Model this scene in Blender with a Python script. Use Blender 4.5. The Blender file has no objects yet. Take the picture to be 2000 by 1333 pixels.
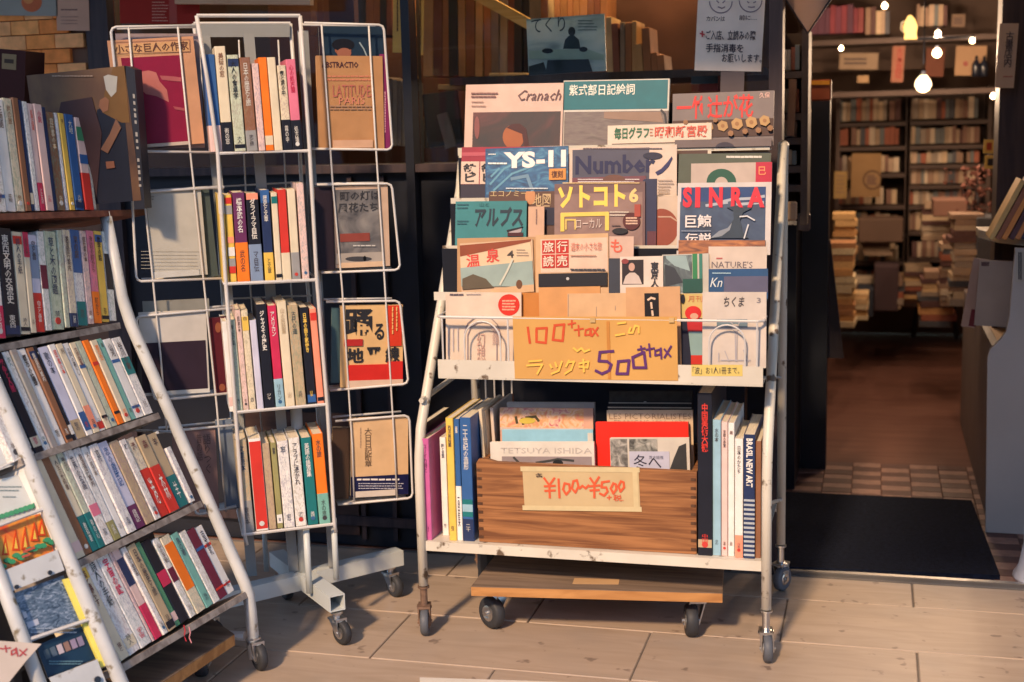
import bpy, bmesh, math, random
from mathutils import Vector, Matrix
random.seed(7)
S = bpy.context.scene
COL = S.collection
PI = math.pi
# ---------------------------------------------------------------- camera
F = 2600.0; CX, CY = 1000.0, 666.5; HC = 1.10
def _n(v): return Vector(v).normalized()
_h1 = _n((715, CY-226, -F)); _h2 = _n((-1000, CY-270, -F))
DY = _h1
UP = _h2.cross(_h1).normalized()
if UP.y < 0: UP = -UP
DX = DY.cross(UP).normalized()
ROT = Matrix((DX, DY, UP))            # camera space -> world space
CAM = Vector((0, 0, HC))
cd = bpy.data.cameras.new('camera'); cam = bpy.data.objects.new('camera', cd); COL.objects.link(cam)
cam.matrix_world = Matrix.Translation(CAM) @ ROT.to_4x4()
cd.sensor_width = 36; cd.lens = F/2000*36; cd.clip_start = 0.05; cd.clip_end = 500
cd.dof.use_dof = True; cd.dof.focus_distance = 2.8; cd.dof.aperture_fstop = 3.6
S.camera = cam
S.render.resolution_x = 1024; S.render.resolution_y = 682
# ---------------------------------------------------------------- world, sun, exposure
SUN_EL, SUN_AZ = math.radians(37), math.radians(8)      # light travels towards +Y, turned a little to +X
w = bpy.data.worlds.new('World'); S.world = w; w.use_nodes = True
nt = w.node_tree; bg = nt.nodes['Background']
sky = nt.nodes.new('ShaderNodeTexSky'); sky.sky_type = 'NISHITA'; sky.sun_disc = False
sky.ozone_density = 3.0; sky.dust_density = 0.4; sky.sun_elevation = SUN_EL; sky.sun_rotation = PI + SUN_AZ
nt.links.new(sky.outputs[0], bg.inputs[0]); bg.inputs[1].default_value = 0.15
sl = bpy.data.lights.new('sun', 'SUN'); so = bpy.data.objects.new('sun', sl); COL.objects.link(so)
sl.energy = 1.9; sl.color = (1.0, 0.69, 0.42); sl.angle = math.radians(4.5)
sdir = Vector((math.sin(SUN_AZ)*math.cos(SUN_EL), math.cos(SUN_AZ)*math.cos(SUN_EL), -math.sin(SUN_EL)))
so.rotation_euler = sdir.to_track_quat('-Z', 'Y').to_euler()
S.view_settings.view_transform = 'Standard'; S.view_settings.look = 'None'
S.view_settings.exposure = 1.42; S.view_settings.gamma = 1.0; S.view_settings.use_curve_mapping = False
S.cycles.max_bounces = 6; S.cycles.transparent_max_bounces = 12; S.cycles.sample_clamp_indirect = 4
LAMP, WLAMP = 2.4, 4.2                      # watts of the shop bulbs, of the window lamps
AWL, AWLY, AWR, AWMY, AWRY = -1.74, .75, -.40, 1.75, .2     # unseen added canopy pieces: where they end along X, how far out they reach
# ---------------------------------------------------------------- measuring helpers (photo pixel -> point on a real surface)
def ray(px, py): return (ROT @ Vector((px-CX, CY-py, -F))).normalized()
def on(px, py, pl):
    p0, n = pl; r = ray(px, py)
    return CAM + r * ((p0-CAM).dot(n)/r.dot(n))
def floor(px, py, z=0.0): return on(px, py, (Vector((0, 0, z)), Vector((0, 0, 1))))
def Yp(y): return (Vector((0, y, 0)), Vector((0, 1, 0)))
def at(px, py, y): return on(px, py, Yp(y))
def hdir(vx):        # horizontal world direction whose lines meet at x = vx on the horizon
    r = ray(vx, 226-(vx-1715)*0.0257); r.z = 0; return r.normalized()
def frame(o, x, z):
    x = Vector(x).normalized(); z = Vector(z); z = (z - x*z.dot(x)).normalized(); y = z.cross(x)
    return Matrix((( x.x, y.x, z.x, o[0]), (x.y, y.y, z.y, o[1]), (x.z, y.z, z.z, o[2]), (0, 0, 0, 1)))
# ---------------------------------------------------------------- objects
def tag(o, label=None, cat=None, group=None, kind=None):
    if label: o['label'] = label
    if cat: o['category'] = cat
    if group: o['group'] = group
    if kind: o['kind'] = kind
    return o
def link(name, data, mat=None, parent=None, color=None, M=None):
    o = bpy.data.objects.new(name, data); COL.objects.link(o)
    if data and mat and not data.materials: data.materials.append(mat)
    if M is not None: o.matrix_world = M
    if parent: o.parent = parent
    if color: o.color = (*color[:3], 1)
    return o
def empty(name, M=None, label=None, cat=None, group=None):
    o = bpy.data.objects.new(name, None); COL.objects.link(o); o.empty_display_size = .05
    if M is not None: o.matrix_world = M if isinstance(M, Matrix) else Matrix.Translation(M)
    return tag(o, label, cat, group)
def wm(o):
    m = o.matrix_basis.copy()
    if o.parent: m = wm(o.parent) @ o.matrix_parent_inverse @ m
    return m
class MB:
    def __init__(s): s.v = []; s.f = []
    def add(s, vs, fs):
        k = len(s.v); s.v += [tuple(v) for v in vs]; s.f += [tuple(i+k for i in f) for f in fs]; return s
    def box(s, a, b, M=None):
        vs = [Vector((x, y, z)) for z in (a[2], b[2]) for y in (a[1], b[1]) for x in (a[0], b[0])]
        if M is not None: vs = [M @ v for v in vs]
        return s.add(vs, [(0,2,3,1),(4,5,7,6),(0,1,5,4),(2,6,7,3),(0,4,6,2),(1,3,7,5)])
    def bevbox(s, a, b, r=.003, M=None):      # box with its four z-parallel edges and rims chamfered
        ring = []
        for z, q in ((a[2], r), (a[2]+r, 0), (b[2]-r, 0), (b[2], r)):
            x0, x1, y0, y1 = a[0]+q, b[0]-q, a[1]+q, b[1]-q
            ring.append([(x0+r,y0,z),(x1-r,y0,z),(x1,y0+r,z),(x1,y1-r,z),(x1-r,y1,z),(x0+r,y1,z),(x0,y1-r,z),(x0,y0+r,z)])
        vs = [Vector(p) for rr in ring for p in rr]
        if M is not None: vs = [M @ v for v in vs]
        fs = [tuple(range(7,-1,-1)), tuple(range(24,32))]
        for k in range(3):
            for i in range(8): j = (i+1) % 8; fs.append((k*8+i, k*8+j, k*8+8+j, k*8+8+i))
        return s.add(vs, fs)
    def tube(s, pts, r, n=8, closed=False, cap=True):
        pts = [Vector(p) for p in pts]; m = len(pts); rings = []; prev = None
        for i, p in enumerate(pts):
            if closed: t = (pts[(i+1) % m]-pts[i-1])
            else: t = (pts[min(i+1, m-1)]-pts[max(i-1, 0)])
            t.normalize()
            if prev is None:
                a = Vector((0,0,1)) if abs(t.z) < .9 else Vector((1,0,0)); u = t.cross(a).normalized()
            else: u = (prev - t*prev.dot(t)).normalized()
            prev = u; vv = t.cross(u)
            sc = 1.0
            if 0 < i < m-1 or closed:
                d1 = (p-pts[i-1]).normalized(); c = max(.5, abs(d1.dot(t))); sc = 1/c
            rings.append([p + (u*math.cos(q)+vv*math.sin(q))*r*(sc if sc < 1.3 else 1.3) for q in [2*PI*k/n for k in range(n)]])
        vs = [q for rr in rings for q in rr]; fs = []
        for i in range(m if closed else m-1):
            a, b = i*n, ((i+1) % m)*n
            for k in range(n): j = (k+1) % n; fs.append((a+k, a+j, b+j, b+k))
        if cap and not closed: fs += [tuple(range(n-1,-1,-1)), tuple((m-1)*n+k for k in range(n))]
        return s.add(vs, fs)
    def cyl(s, a, b, r, n=16): return s.tube([a, b], r, n)
    def lathe(s, c, prof, n=14, ax=None):
        # prof: list of (r, h) along axis ax
        ax = Vector(ax or (0,0,1)).normalized(); u = ax.cross(Vector((.3,.9,.1))).normalized(); v = ax.cross(u)
        vs = [Vector(c)+ax*h+(u*math.cos(2*PI*k/n)+v*math.sin(2*PI*k/n))*r for r, h in prof for k in range(n)]; fs = []
        for i in range(len(prof)-1):
            for k in range(n): j = (k+1) % n; fs.append((i*n+k, i*n+j, i*n+n+j, i*n+n+k))
        fs += [tuple(range(n-1,-1,-1)), tuple((len(prof)-1)*n+k for k in range(n))]
        return s.add(vs, fs)
    def prism(s, poly, y0, y1):      # poly in (x, z)
        n = len(poly); vs = [(x, y0, z) for x, z in poly]+[(x, y1, z) for x, z in poly]
        fs = [tuple(range(n)), tuple(range(2*n-1, n-1, -1))]+[((i+1) % n, i, n+i, n+(i+1) % n) for i in range(n)]
        return s.add(vs, fs)
    def mesh(s, name, smooth=False):
        me = bpy.data.meshes.new(name); me.from_pydata(s.v, [], s.f)
        bm = bmesh.new(); bm.from_mesh(me); bmesh.ops.recalc_face_normals(bm, faces=bm.faces)
        bm.to_mesh(me); bm.free()
        if smooth:
            for p in me.polygons: p.use_smooth = len(p.vertices) <= 4
        return me
    def build(s, name, mat, parent=None, color=None, M=None, smooth=False):
        return link(name, s.mesh(name, smooth), mat, parent, color, M)
def _bw(s, name, mat, parent=None, color=None, smooth=False):     # a part whose vertices are in world coordinates
    o = s.build(name, mat, None, color, None, smooth)
    if parent: o.parent = parent; o.matrix_parent_inverse = wm(parent).inverted()
    return o
MB.bw = _bw
# ---------------------------------------------------------------- materials
def mat(name, col=None, rough=.6, metal=0, noise=.12, nscale=6, bump=0, bscale=60, spec=.4, wear=None, wscale=14, wt=.62, stretch=(1,1,1)):
    m = bpy.data.materials.new(name); m.use_nodes = True; N = m.node_tree.nodes; L = m.node_tree.links
    b = N['Principled BSDF']; b.inputs['Roughness'].default_value = rough; b.inputs['Metallic'].default_value = metal
    b.inputs['Specular IOR Level'].default_value = spec
    tc = N.new('ShaderNodeTexCoord'); mp = N.new('ShaderNodeMapping'); mp.inputs['Scale'].default_value = stretch
    L.new(tc.outputs['Object'], mp.inputs[0])
    if col is None:
        oi = N.new('ShaderNodeObjectInfo'); base = oi.outputs['Color']
        ad = N.new('ShaderNodeVectorMath'); ad.operation = 'ADD'; L.new(mp.outputs[0], ad.inputs[0])
        cx = N.new('ShaderNodeCombineXYZ'); mu = N.new('ShaderNodeMath'); mu.operation = 'MULTIPLY'; mu.inputs[1].default_value = 50
        L.new(oi.outputs['Random'], mu.inputs[0]); L.new(mu.outputs[0], cx.inputs[0]); L.new(cx.outputs[0], ad.inputs[1]); vec = ad.outputs[0]
    else:
        rg = N.new('ShaderNodeRGB'); rg.outputs[0].default_value = (*col, 1); base = rg.outputs[0]; vec = mp.outputs[0]
    nz = N.new('ShaderNodeTexNoise'); nz.inputs['Scale'].default_value = nscale; nz.inputs['Detail'].default_value = 5; L.new(vec, nz.inputs['Vector'])
    mr = N.new('ShaderNodeMapRange'); mr.inputs['From Min'].default_value = .3; mr.inputs['From Max'].default_value = .7
    mr.inputs['To Min'].default_value = 1-noise; mr.inputs['To Max'].default_value = 1+noise; L.new(nz.outputs['Fac'], mr.inputs['Value'])
    sc = N.new('ShaderNodeVectorMath'); sc.operation = 'SCALE'; L.new(base, sc.inputs[0]); L.new(mr.outputs[0], sc.inputs['Scale'])
    out = sc.outputs[0]
    if wear:
        n2 = N.new('ShaderNodeTexNoise'); n2.inputs['Scale'].default_value = wscale; n2.inputs['Detail'].default_value = 7; L.new(vec, n2.inputs['Vector'])
        r2 = N.new('ShaderNodeMapRange'); r2.inputs['From Min'].default_value = wt; r2.inputs['From Max'].default_value = wt+.07; L.new(n2.outputs['Fac'], r2.inputs['Value'])
        mx = N.new('ShaderNodeMix'); mx.data_type = 'RGBA'; L.new(r2.outputs[0], mx.inputs[0]); L.new(out, mx.inputs[6]); mx.inputs[7].default_value = (*wear, 1); out = mx.outputs[2]
    L.new(out, b.inputs['Base Color'])
    if bump:
        n3 = N.new('ShaderNodeTexNoise'); n3.inputs['Scale'].default_value = bscale; n3.inputs['Detail'].default_value = 4; L.new(vec, n3.inputs['Vector'])
        bp = N.new('ShaderNodeBump'); bp.inputs['Strength'].default_value = bump; bp.inputs['Distance'].default_value = .002
        L.new(n3.outputs['Fac'], bp.inputs['Height']); L.new(bp.outputs[0], b.inputs['Normal'])
    return m
def wood(name, c1, c2, axis=0, rough=.6, scale=9, bands=14):
    m = bpy.data.materials.new(name); m.use_nodes = True; N = m.node_tree.nodes; L = m.node_tree.links; b = N['Principled BSDF']
    tc = N.new('ShaderNodeTexCoord'); mp = N.new('ShaderNodeMapping'); s = [bands, bands, bands]; s[axis] = 1.2; mp.inputs['Scale'].default_value = s
    L.new(tc.outputs['Object'], mp.inputs[0]); nz = N.new('ShaderNodeTexNoise'); nz.inputs['Scale'].default_value = scale/3; nz.inputs['Detail'].default_value = 8
    nz.inputs['Distortion'].default_value = .8; L.new(mp.outputs[0], nz.inputs['Vector'])
    rp = N.new('ShaderNodeValToRGB'); rp.color_ramp.elements[0].position = .36; rp.color_ramp.elements[1].position = .62
    rp.color_ramp.elements[0].color = (*c1, 1); rp.color_ramp.elements[1].color = (*c2, 1); L.new(nz.outputs['Fac'], rp.inputs[0])
    L.new(rp.outputs[0], b.inputs['Base Color']); b.inputs['Roughness'].default_value = rough; b.inputs['Specular IOR Level'].default_value = .3
    bp = N.new('ShaderNodeBump'); bp.inputs['Strength'].default_value = .25; bp.inputs['Distance'].default_value = .002; L.new(nz.outputs['Fac'], bp.inputs['Height']); L.new(bp.outputs[0], b.inputs['Normal'])
    return m
def photo(name, cols, scale=8, dist=1.2, stretch=(1,1,1), rough=.35, det=4):
    m = bpy.data.materials.new(name); m.use_nodes = True; N = m.node_tree.nodes; L = m.node_tree.links; b = N['Principled BSDF']
    tc = N.new('ShaderNodeTexCoord'); mp = N.new('ShaderNodeMapping'); mp.inputs['Scale'].default_value = stretch; mp.inputs['Location'].default_value = (random.random()*9,)*3
    L.new(tc.outputs['Object'], mp.inputs[0]); nz = N.new('ShaderNodeTexNoise'); nz.inputs['Scale'].default_value = scale; nz.inputs['Detail'].default_value = det; nz.inputs['Distortion'].default_value = dist
    L.new(mp.outputs[0], nz.inputs['Vector']); rp = N.new('ShaderNodeValToRGB'); cr = rp.color_ramp
    while len(cr.elements) < len(cols): cr.elements.new(.5)
    for i, c in enumerate(cols): cr.elements[i].position = .3+.4*i/max(1, len(cols)-1); cr.elements[i].color = (*c, 1)
    L.new(nz.outputs['Fac'], rp.inputs[0]); L.new(rp.outputs[0], b.inputs['Base Color']); b.inputs['Roughness'].default_value = rough+.15
    return m
M_COVER = mat('printed_cover', None, .42, noise=.09, nscale=25, spec=.3, bump=.05, bscale=40)
M_PAPER = mat('matte_paper', None, .75, noise=.06, nscale=18, spec=.2)
M_INK = mat('printing_ink', None, .5, noise=.05, nscale=60, spec=.3)
M_PAGES = mat('page_edges', (.66, .58, .44), .9, noise=.18, nscale=30, spec=.1, stretch=(40, 1, 1), bump=.4, bscale=30)
def mottled():
    m = mat('printed_spine_picture', None, .42, noise=.10, nscale=60, spec=.4); N = m.node_tree.nodes; L = m.node_tree.links; b = N['Principled BSDF']
    src = b.inputs['Base Color'].links[0].from_socket; oi = [n for n in N if n.type == 'OBJECT_INFO'][0]; ad = [n for n in N if n.type == 'VECT_MATH' and n.operation == 'ADD'][0]
    mp = N.new('ShaderNodeMapping'); mp.inputs['Scale'].default_value = (1.5, 1, .6); L.new(ad.outputs[0], mp.inputs[0])
    vo = N.new('ShaderNodeTexNoise'); vo.inputs['Scale'].default_value = 170; vo.inputs['Detail'].default_value = 3; vo.inputs['Distortion'].default_value = 1.5; L.new(mp.outputs[0], vo.inputs['Vector'])
    rp = N.new('ShaderNodeMapRange'); rp.inputs['From Min'].default_value = .50; rp.inputs['From Max'].default_value = .58; rp.inputs['To Max'].default_value = .42; L.new(vo.outputs['Fac'], rp.inputs['Value'])
    hs = N.new('ShaderNodeCombineColor'); hs.mode = 'HSV'; nh = N.new('ShaderNodeTexNoise'); nh.inputs['Scale'].default_value = 30; L.new(mp.outputs[0], nh.inputs['Vector'])
    ma = N.new('ShaderNodeMath'); ma.operation = 'MULTIPLY_ADD'; L.new(nh.outputs['Fac'], ma.inputs[0]); ma.inputs[1].default_value = .6; L.new(oi.outputs['Random'], ma.inputs[2])
    fr = N.new('ShaderNodeMath'); fr.operation = 'FRACT'; L.new(ma.outputs[0], fr.inputs[0]); L.new(fr.outputs[0], hs.inputs[0]); hs.inputs[1].default_value = .45; hs.inputs[2].default_value = .28
    mx = N.new('ShaderNodeMix'); mx.data_type = 'RGBA'; L.new(rp.outputs[0], mx.inputs[0]); L.new(src, mx.inputs[6]); L.new(hs.outputs[0], mx.inputs[7]); L.new(mx.outputs[2], b.inputs['Base Color']); return m
M_MOTTLE = mottled()
M_CREAM = mat('cream_enamel', (.58, .54, .46), .42, noise=.08, nscale=9, bump=.12, bscale=90, wear=(.13, .09, .06), wscale=34, wt=.62)
M_WHITE = mat('white_enamel', (.50, .51, .51), .4, noise=.12, nscale=14, bump=.1, bscale=90, wear=(.20, .17, .12), wscale=34, wt=.61)
M_WIRE = mat('white_coated_wire', (.56, .54, .52), .4, noise=.06)
M_GREYBAR = mat('grey_painted_steel', (.50, .54, .54), .42, noise=.07, wear=(.2, .2, .19), wscale=60, wt=.72)
M_CHROME = mat('zinc_plated_steel', (.55, .55, .55), .3, metal=1, noise=.1)
M_RUST = mat('rusted_steel', (.22, .14, .10), .6, metal=.5, noise=.3, nscale=60)
M_RUBBER = mat('black_rubber', (.03, .032, .038), .6, noise=.2)
M_GREYRUB = mat('grey_rubber', (.09, .10, .12), .55, noise=.2)
M_BOX = wood('old_pine_boards', (.15, .058, .024), (.34, .150, .058), 0, .6, 11, 22)
M_PLY = wood('worn_plywood_top', (.13, .09, .065), (.24, .17, .12), 0, .7)
M_PLYEDGE = wood('orange_plywood_edge', (.33, .15, .05), (.48, .24, .085), 0, .55)
M_SHELF = wood('grey_worn_board', (.17, .14, .125), (.33, .29, .26), 0, .75)
M_REDWOOD = wood('red_brown_board', (.12, .04, .03), (.22, .08, .05), 0, .5)
M_DARKWOOD = wood('dark_stained_wood', (.032,.024,.03), (.06,.04,.042), 2, .5)
M_DARK = mat('blue_black_metal', (.013, .015, .023), .35, noise=.2)
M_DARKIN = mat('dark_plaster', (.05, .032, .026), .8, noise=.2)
M_CARD = mat('ochre_cardboard', (.55, .31, .10), .8, noise=.08, nscale=7, spec=.1, bump=.3, bscale=25)
def glass_mat():
    m = bpy.data.materials.new('window_glass'); m.use_nodes = True; N = m.node_tree.nodes; L = m.node_tree.links
    N.remove(N['Principled BSDF']); o = N['Material Output']; t = N.new('ShaderNodeBsdfTransparent'); t.inputs[0].default_value = (.9, .93, .92, 1)
    g = N.new('ShaderNodeBsdfGlossy'); g.inputs['Roughness'].default_value = .03; fr = N.new('ShaderNodeFresnel'); fr.inputs[0].default_value = 1.5
    mx = N.new('ShaderNodeMixShader'); L.new(fr.outputs[0], mx.inputs[0]); L.new(t.outputs[0], mx.inputs[1]); L.new(g.outputs[0], mx.inputs[2]); L.new(mx.outputs[0], o.inputs[0]); return m
M_GLASS = glass_mat()
def emit_mat(name, c, s):
    m = bpy.data.materials.new(name); m.use_nodes = True; b = m.node_tree.nodes['Principled BSDF']
    b.inputs['Base Color'].default_value = (*c, 1); b.inputs['Emission Color'].default_value = (*c, 1); b.inputs['Emission Strength'].default_value = s; return m
# ---------------------------------------------------------------- lettering queue: flat print on a surface, made at the end
TXT = []
def text(s, parent, box, color, y=-.0006, name='lettering', bold=0, vert=False, italic=0, turn=False):
    TXT.append((s, parent, box, color, y, name, bold, vert, italic, turn))
def flush_text():
    uniq = {}
    for t in TXT: uniq.setdefault((t[0], t[6], t[7], t[8]), None)
    tmp = {}
    for k in uniq:
        c = bpy.data.curves.new('t', 'FONT'); s = k[0]
        c.body = '\n'.join(s) if k[2] else s
        c.resolution_u = 1 if len(s) > 3 else 3; c.space_line = .88; c.offset = k[1]; c.shear = k[3]; c.align_x = 'CENTER'
        o = bpy.data.objects.new('t', c); COL.objects.link(o); tmp[k] = o
    bpy.context.view_layer.update(); dg = bpy.context.evaluated_depsgraph_get()
    for k, o in tmp.items():
        me = bpy.data.meshes.new_from_object(o.evaluated_get(dg)); me.name = 'lettering'; me.materials.clear()
        if not me.vertices: uniq[k] = None; continue
        xs = [v.co.x for v in me.vertices]; ys = [v.co.y for v in me.vertices]
        x0, x1, y0, y1 = min(xs), max(xs), min(ys), max(ys); asp = (x1-x0)/max(1e-6, y1-y0)
        for v in me.vertices: v.co = ((v.co.x-x0)/max(1e-6, x1-x0), 0, (v.co.y-y0)/max(1e-6, y1-y0))
        uniq[k] = (me, asp)
    for k, o in tmp.items(): c = o.data; bpy.data.objects.remove(o); bpy.data.curves.remove(c)
    for (s, parent, box, color, y, name, bold, vert, italic, turn) in TXT:
        q = uniq[(s, bold, vert, italic)]
        if not q: continue
        me, asp = q; o = link(name, me, M_INK, parent, color)
        x0, z0, x1, z1 = box
        if turn:      # text run turned to read downwards
            o.matrix_parent_inverse = Matrix.Identity(4)
            o.matrix_basis = Matrix.Translation((x0, y, z1)) @ Matrix.Rotation(PI/2, 4, 'Y') @ Matrix.Diagonal((z1-z0, 1, x1-x0, 1))
        else:
            o.matrix_basis = Matrix.Translation((x0, y, z0)) @ Matrix.Diagonal((x1-x0, 1, z1-z0, 1))
# ---------------------------------------------------------------- books
PAL = {  # code: (name, albedo)
 'w': ('white', (.74,.72,.69)), 'c': ('cream', (.68,.59,.43)), 't': ('tan', (.46,.35,.22)), 'k': ('black', (.012,.014,.024)),
 'n': ('navy', (.02,.035,.10)), 'b': ('blue', (.035,.11,.30)), 'l': ('pale blue', (.28,.46,.56)), 'g': ('green', (.06,.24,.12)),
 'e': ('teal', (.015,.16,.17)), 'y': ('yellow', (.72,.48,.09)), 'o': ('orange', (.85,.19,.02)), 'r': ('red', (.58,.04,.03)),
 'p': ('pink', (.68,.18,.27)), 'm': ('maroon', (.14,.018,.045)), 'v': ('purple', (.13,.03,.10)), 'q': ('brown', (.24,.11,.06)),
 'x': ('grey', (.28,.28,.28)), 'd': ('pale pink', (.70,.50,.46)), 'u': ('lavender', (.55,.55,.68)), 's': ('sea green', (.18,.42,.36)),
 'a': ('pale green', (.50,.55,.42)), 'z': ('slate blue', (.20,.27,.40)), 'h': ('crimson', (.55,.03,.09)), 'f': ('salmon', (.80,.28,.18)), 'j': ('olive', (.30,.28,.12))}
TITLES = ['日本の歴史と旅','海辺の町から','花の文化史','山の手帖','小さな家の記録','北国の春物語','世界の名画','古書店の四季','父の詫び状','夜と霧の中','東京の地下道','人生の教科書','鉄道旅行案内','古寺巡礼','料理の四季','新しい言葉','風の音を聞く','庭仕事の本','猫と暮らす','写真と記憶','美術の窓','音楽の時間','暮しの手引','旅する人々','昭和の風景','民話と伝説','詩人の手紙','江戸の暮らし','文学入門','心の処方箋']
def umesh(w, h, d, t, e):     # a cover folded round a block of pages: spine board, two boards
    b = MB(); k = min(.002, w*.25)
    P = [(0,d),(0,k),(k*.3,k*.3),(k,0),(w-k,0),(w-k*.3,k*.3),(w,k),(w,d),(w-t,d),(w-t,t*1.3),(t,t*1.3),(t,d)]
    n = len(P); vs = [(x, y, 0) for x, y in P]+[(x, y, h) for x, y in P]
    fs = [(i, (i+1) % n, n+(i+1) % n, n+i) for i in range(n)]
    q = [(0,1,10,11),(1,2,3,10),(3,4,9,10),(4,5,6,9),(6,7,8,9)]
    fs += [tuple(reversed(f)) for f in q]+[tuple(i+n for i in f) for f in q]
    return b.add(vs, fs)
def book(M, w, h, d, code, label, cat='book', group=None, band=None, title=None, tc=None, mottle=False, name='book', patches=(), turn=False, bold=.01):
    t = min(.0016, w*.15)
    o = umesh(w, h, d, t, 0).build(name, M_MOTTLE if mottle else M_COVER, None, PAL[code][1], M); tag(o, label, cat, group)
    MB().box((t, t*1.3, .0012), (w-t, d-.0025, h-.0012)).build('page_block', M_PAGES, o)
    if band:
        fr, bc = band; e = .0005; x0, x1, d1 = -e, w+e, d*.9; b = MB(); k = min(.002, w*.25)
        P = [(x0,d1),(x0,k),(k*.3-e,k*.3-e),(k,-e),(w-k,-e),(w-k*.3+e,k*.3-e),(x1,k),(x1,d1)]
        n = len(P); b.add([(x, y, -.0002) for x, y in P]+[(x, y, h*fr) for x, y in P], [(i, i+1, n+i+1, n+i) for i in range(n-1)])
        b.build('belly_band', M_COVER, o, PAL[bc][1])
    for pi_, (a0, a1, pc) in enumerate(patches):
        MB().box((w*.03, -.0004-.00015*pi_, h*a0), (w*.97, 0.0002, h*a1)).build('printed_panel', M_COVER, o, PAL[pc][1])
    if w > .009 and random.random() < .35:
        pc_ = random.choice([(.5,.05,.04),(.05,.05,.06),(.6,.6,.58),(.04,.12,.25)]); r_ = w*.22; zc_ = (h*band[0]*.12 if band else h*.05)+r_
        MB().prism([(w/2+r_*math.cos(q*PI/5), zc_+r_*math.sin(q*PI/5)) for q in range(10)], -.0012, 0).build('publisher_mark', M_COVER, o, pc_)
    if title:
        lo = (band[0]+.06) if band else .3
        z1 = h*.94; n = len(title); cw = w*.46; ch = min((z1-h*lo)/n, cw*1.25)
        z0 = z1-ch*n
        dark = sum(PAL[code][1]) < .7
        col = PAL[tc][1] if tc else ((.66,.63,.58) if dark else random.choice([(.06,.055,.07),(.10,.07,.07),(.05,.07,.12),(.16,.06,.06),(.08,.10,.10)]))
        text(title, o, (w*.27, z0, w*.73, z1), col, -.0009, bold=bold, vert=not turn, turn=turn)
        if band: bd = sum(PAL[band[1]][1]) < .8; text(title[-3:], o, (w*.3, h*band[0]*.25, w*.7, h*band[0]*.8), (.75,.72,.66) if bd else (.05,.04,.05), -.0011, vert=True)
        elif h > .1: text(title[:2], o, (w*.3, h*.08, w*.7, h*.08+cw*1.4), col, -.0009, vert=True)
    return o
USED = {}
def uniq_label(s):
    return s
ORD = ['first','second','third','fourth','fifth','sixth','seventh','eighth','ninth','tenth','eleventh','twelfth','thirteenth','fourteenth','fifteenth','sixteenth','seventeenth','eighteenth','nineteenth','twentieth']
def row(plane, BL, BR, lean, where, group, data, depth=.13, jitter=.0):
    """data: x0,x1 (photo px along the bottom), h (px), colour code, options"""
    n = len(data)
    for i, r in enumerate(data):
        x0, x1, hp, code = r[:4]; opt = dict(r[4]) if len(r) > 4 else {}
        f0 = (x0-BL[0])/(BR[0]-BL[0]); f1 = (x1-BL[0])/(BR[0]-BL[0]); yy = lambda f: BL[1]+(BR[1]-BL[1])*f
        A = on(x0, yy(f0), plane); B = on(x1, yy(f1), plane); A0 = on(BL[0], BL[1], plane)
        T0 = on(BL[0]+lean*hp, BL[1]-hp, plane); h = (T0-A0).length
        z = (on(x0+lean*hp, yy(f0)-hp, plane)-A).normalized()
        x = (B-A); wdt = x.length; xd = (x-z*x.dot(z)); wdt = xd.length*.985
        ln = opt.pop('ln', 0)
        Mx = frame(A, xd, z) @ Matrix.Translation((0, random.uniform(0, .004), 0)) @ Matrix.Rotation(ln, 4, 'Y')
        nm = PAL[code][0]; bd = opt.get('band')
        nb = lambda j: PAL[data[j][3]][0]
        desc = ('mottled ' if opt.get('mottle') else '')+f"{nm} book" + (f", {PAL[bd[1]][0]} band" if bd else '')
        if i == 0: pos = f"leftmost on {where}"
        elif i == n-1: pos = f"rightmost on {where}"
        else: pos = f"{ORD[i]} from left on {where}"
        if 'title' not in opt: opt['title'] = random.choice(TITLES)
        q = random.random()
        if 'mottle' not in opt and code in 'wcadtx' and q < .42: opt['mottle'] = True; desc = 'mottled '+desc
        if 'patches' not in opt and 'band' not in opt and q > .55: opt['patches'] = random.choice([((.02,.10,random.choice('nrbek')),), ((.88,.96,random.choice('nrbe')),(.03,.07,'k')), ((.06,.16,random.choice('wcd')),), ((.70,.74,random.choice('rbk')),(.12,.15,random.choice('rbk')))])
        if opt['title'] == 0: opt['title'] = None
        book(Mx, wdt, h, depth*random.uniform(.93, 1), code, opt.pop('label', f"{desc}, {pos}"), group=group, **opt)
def deep(c): return None if c is None else tuple(v**1.28 for v in c)
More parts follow.
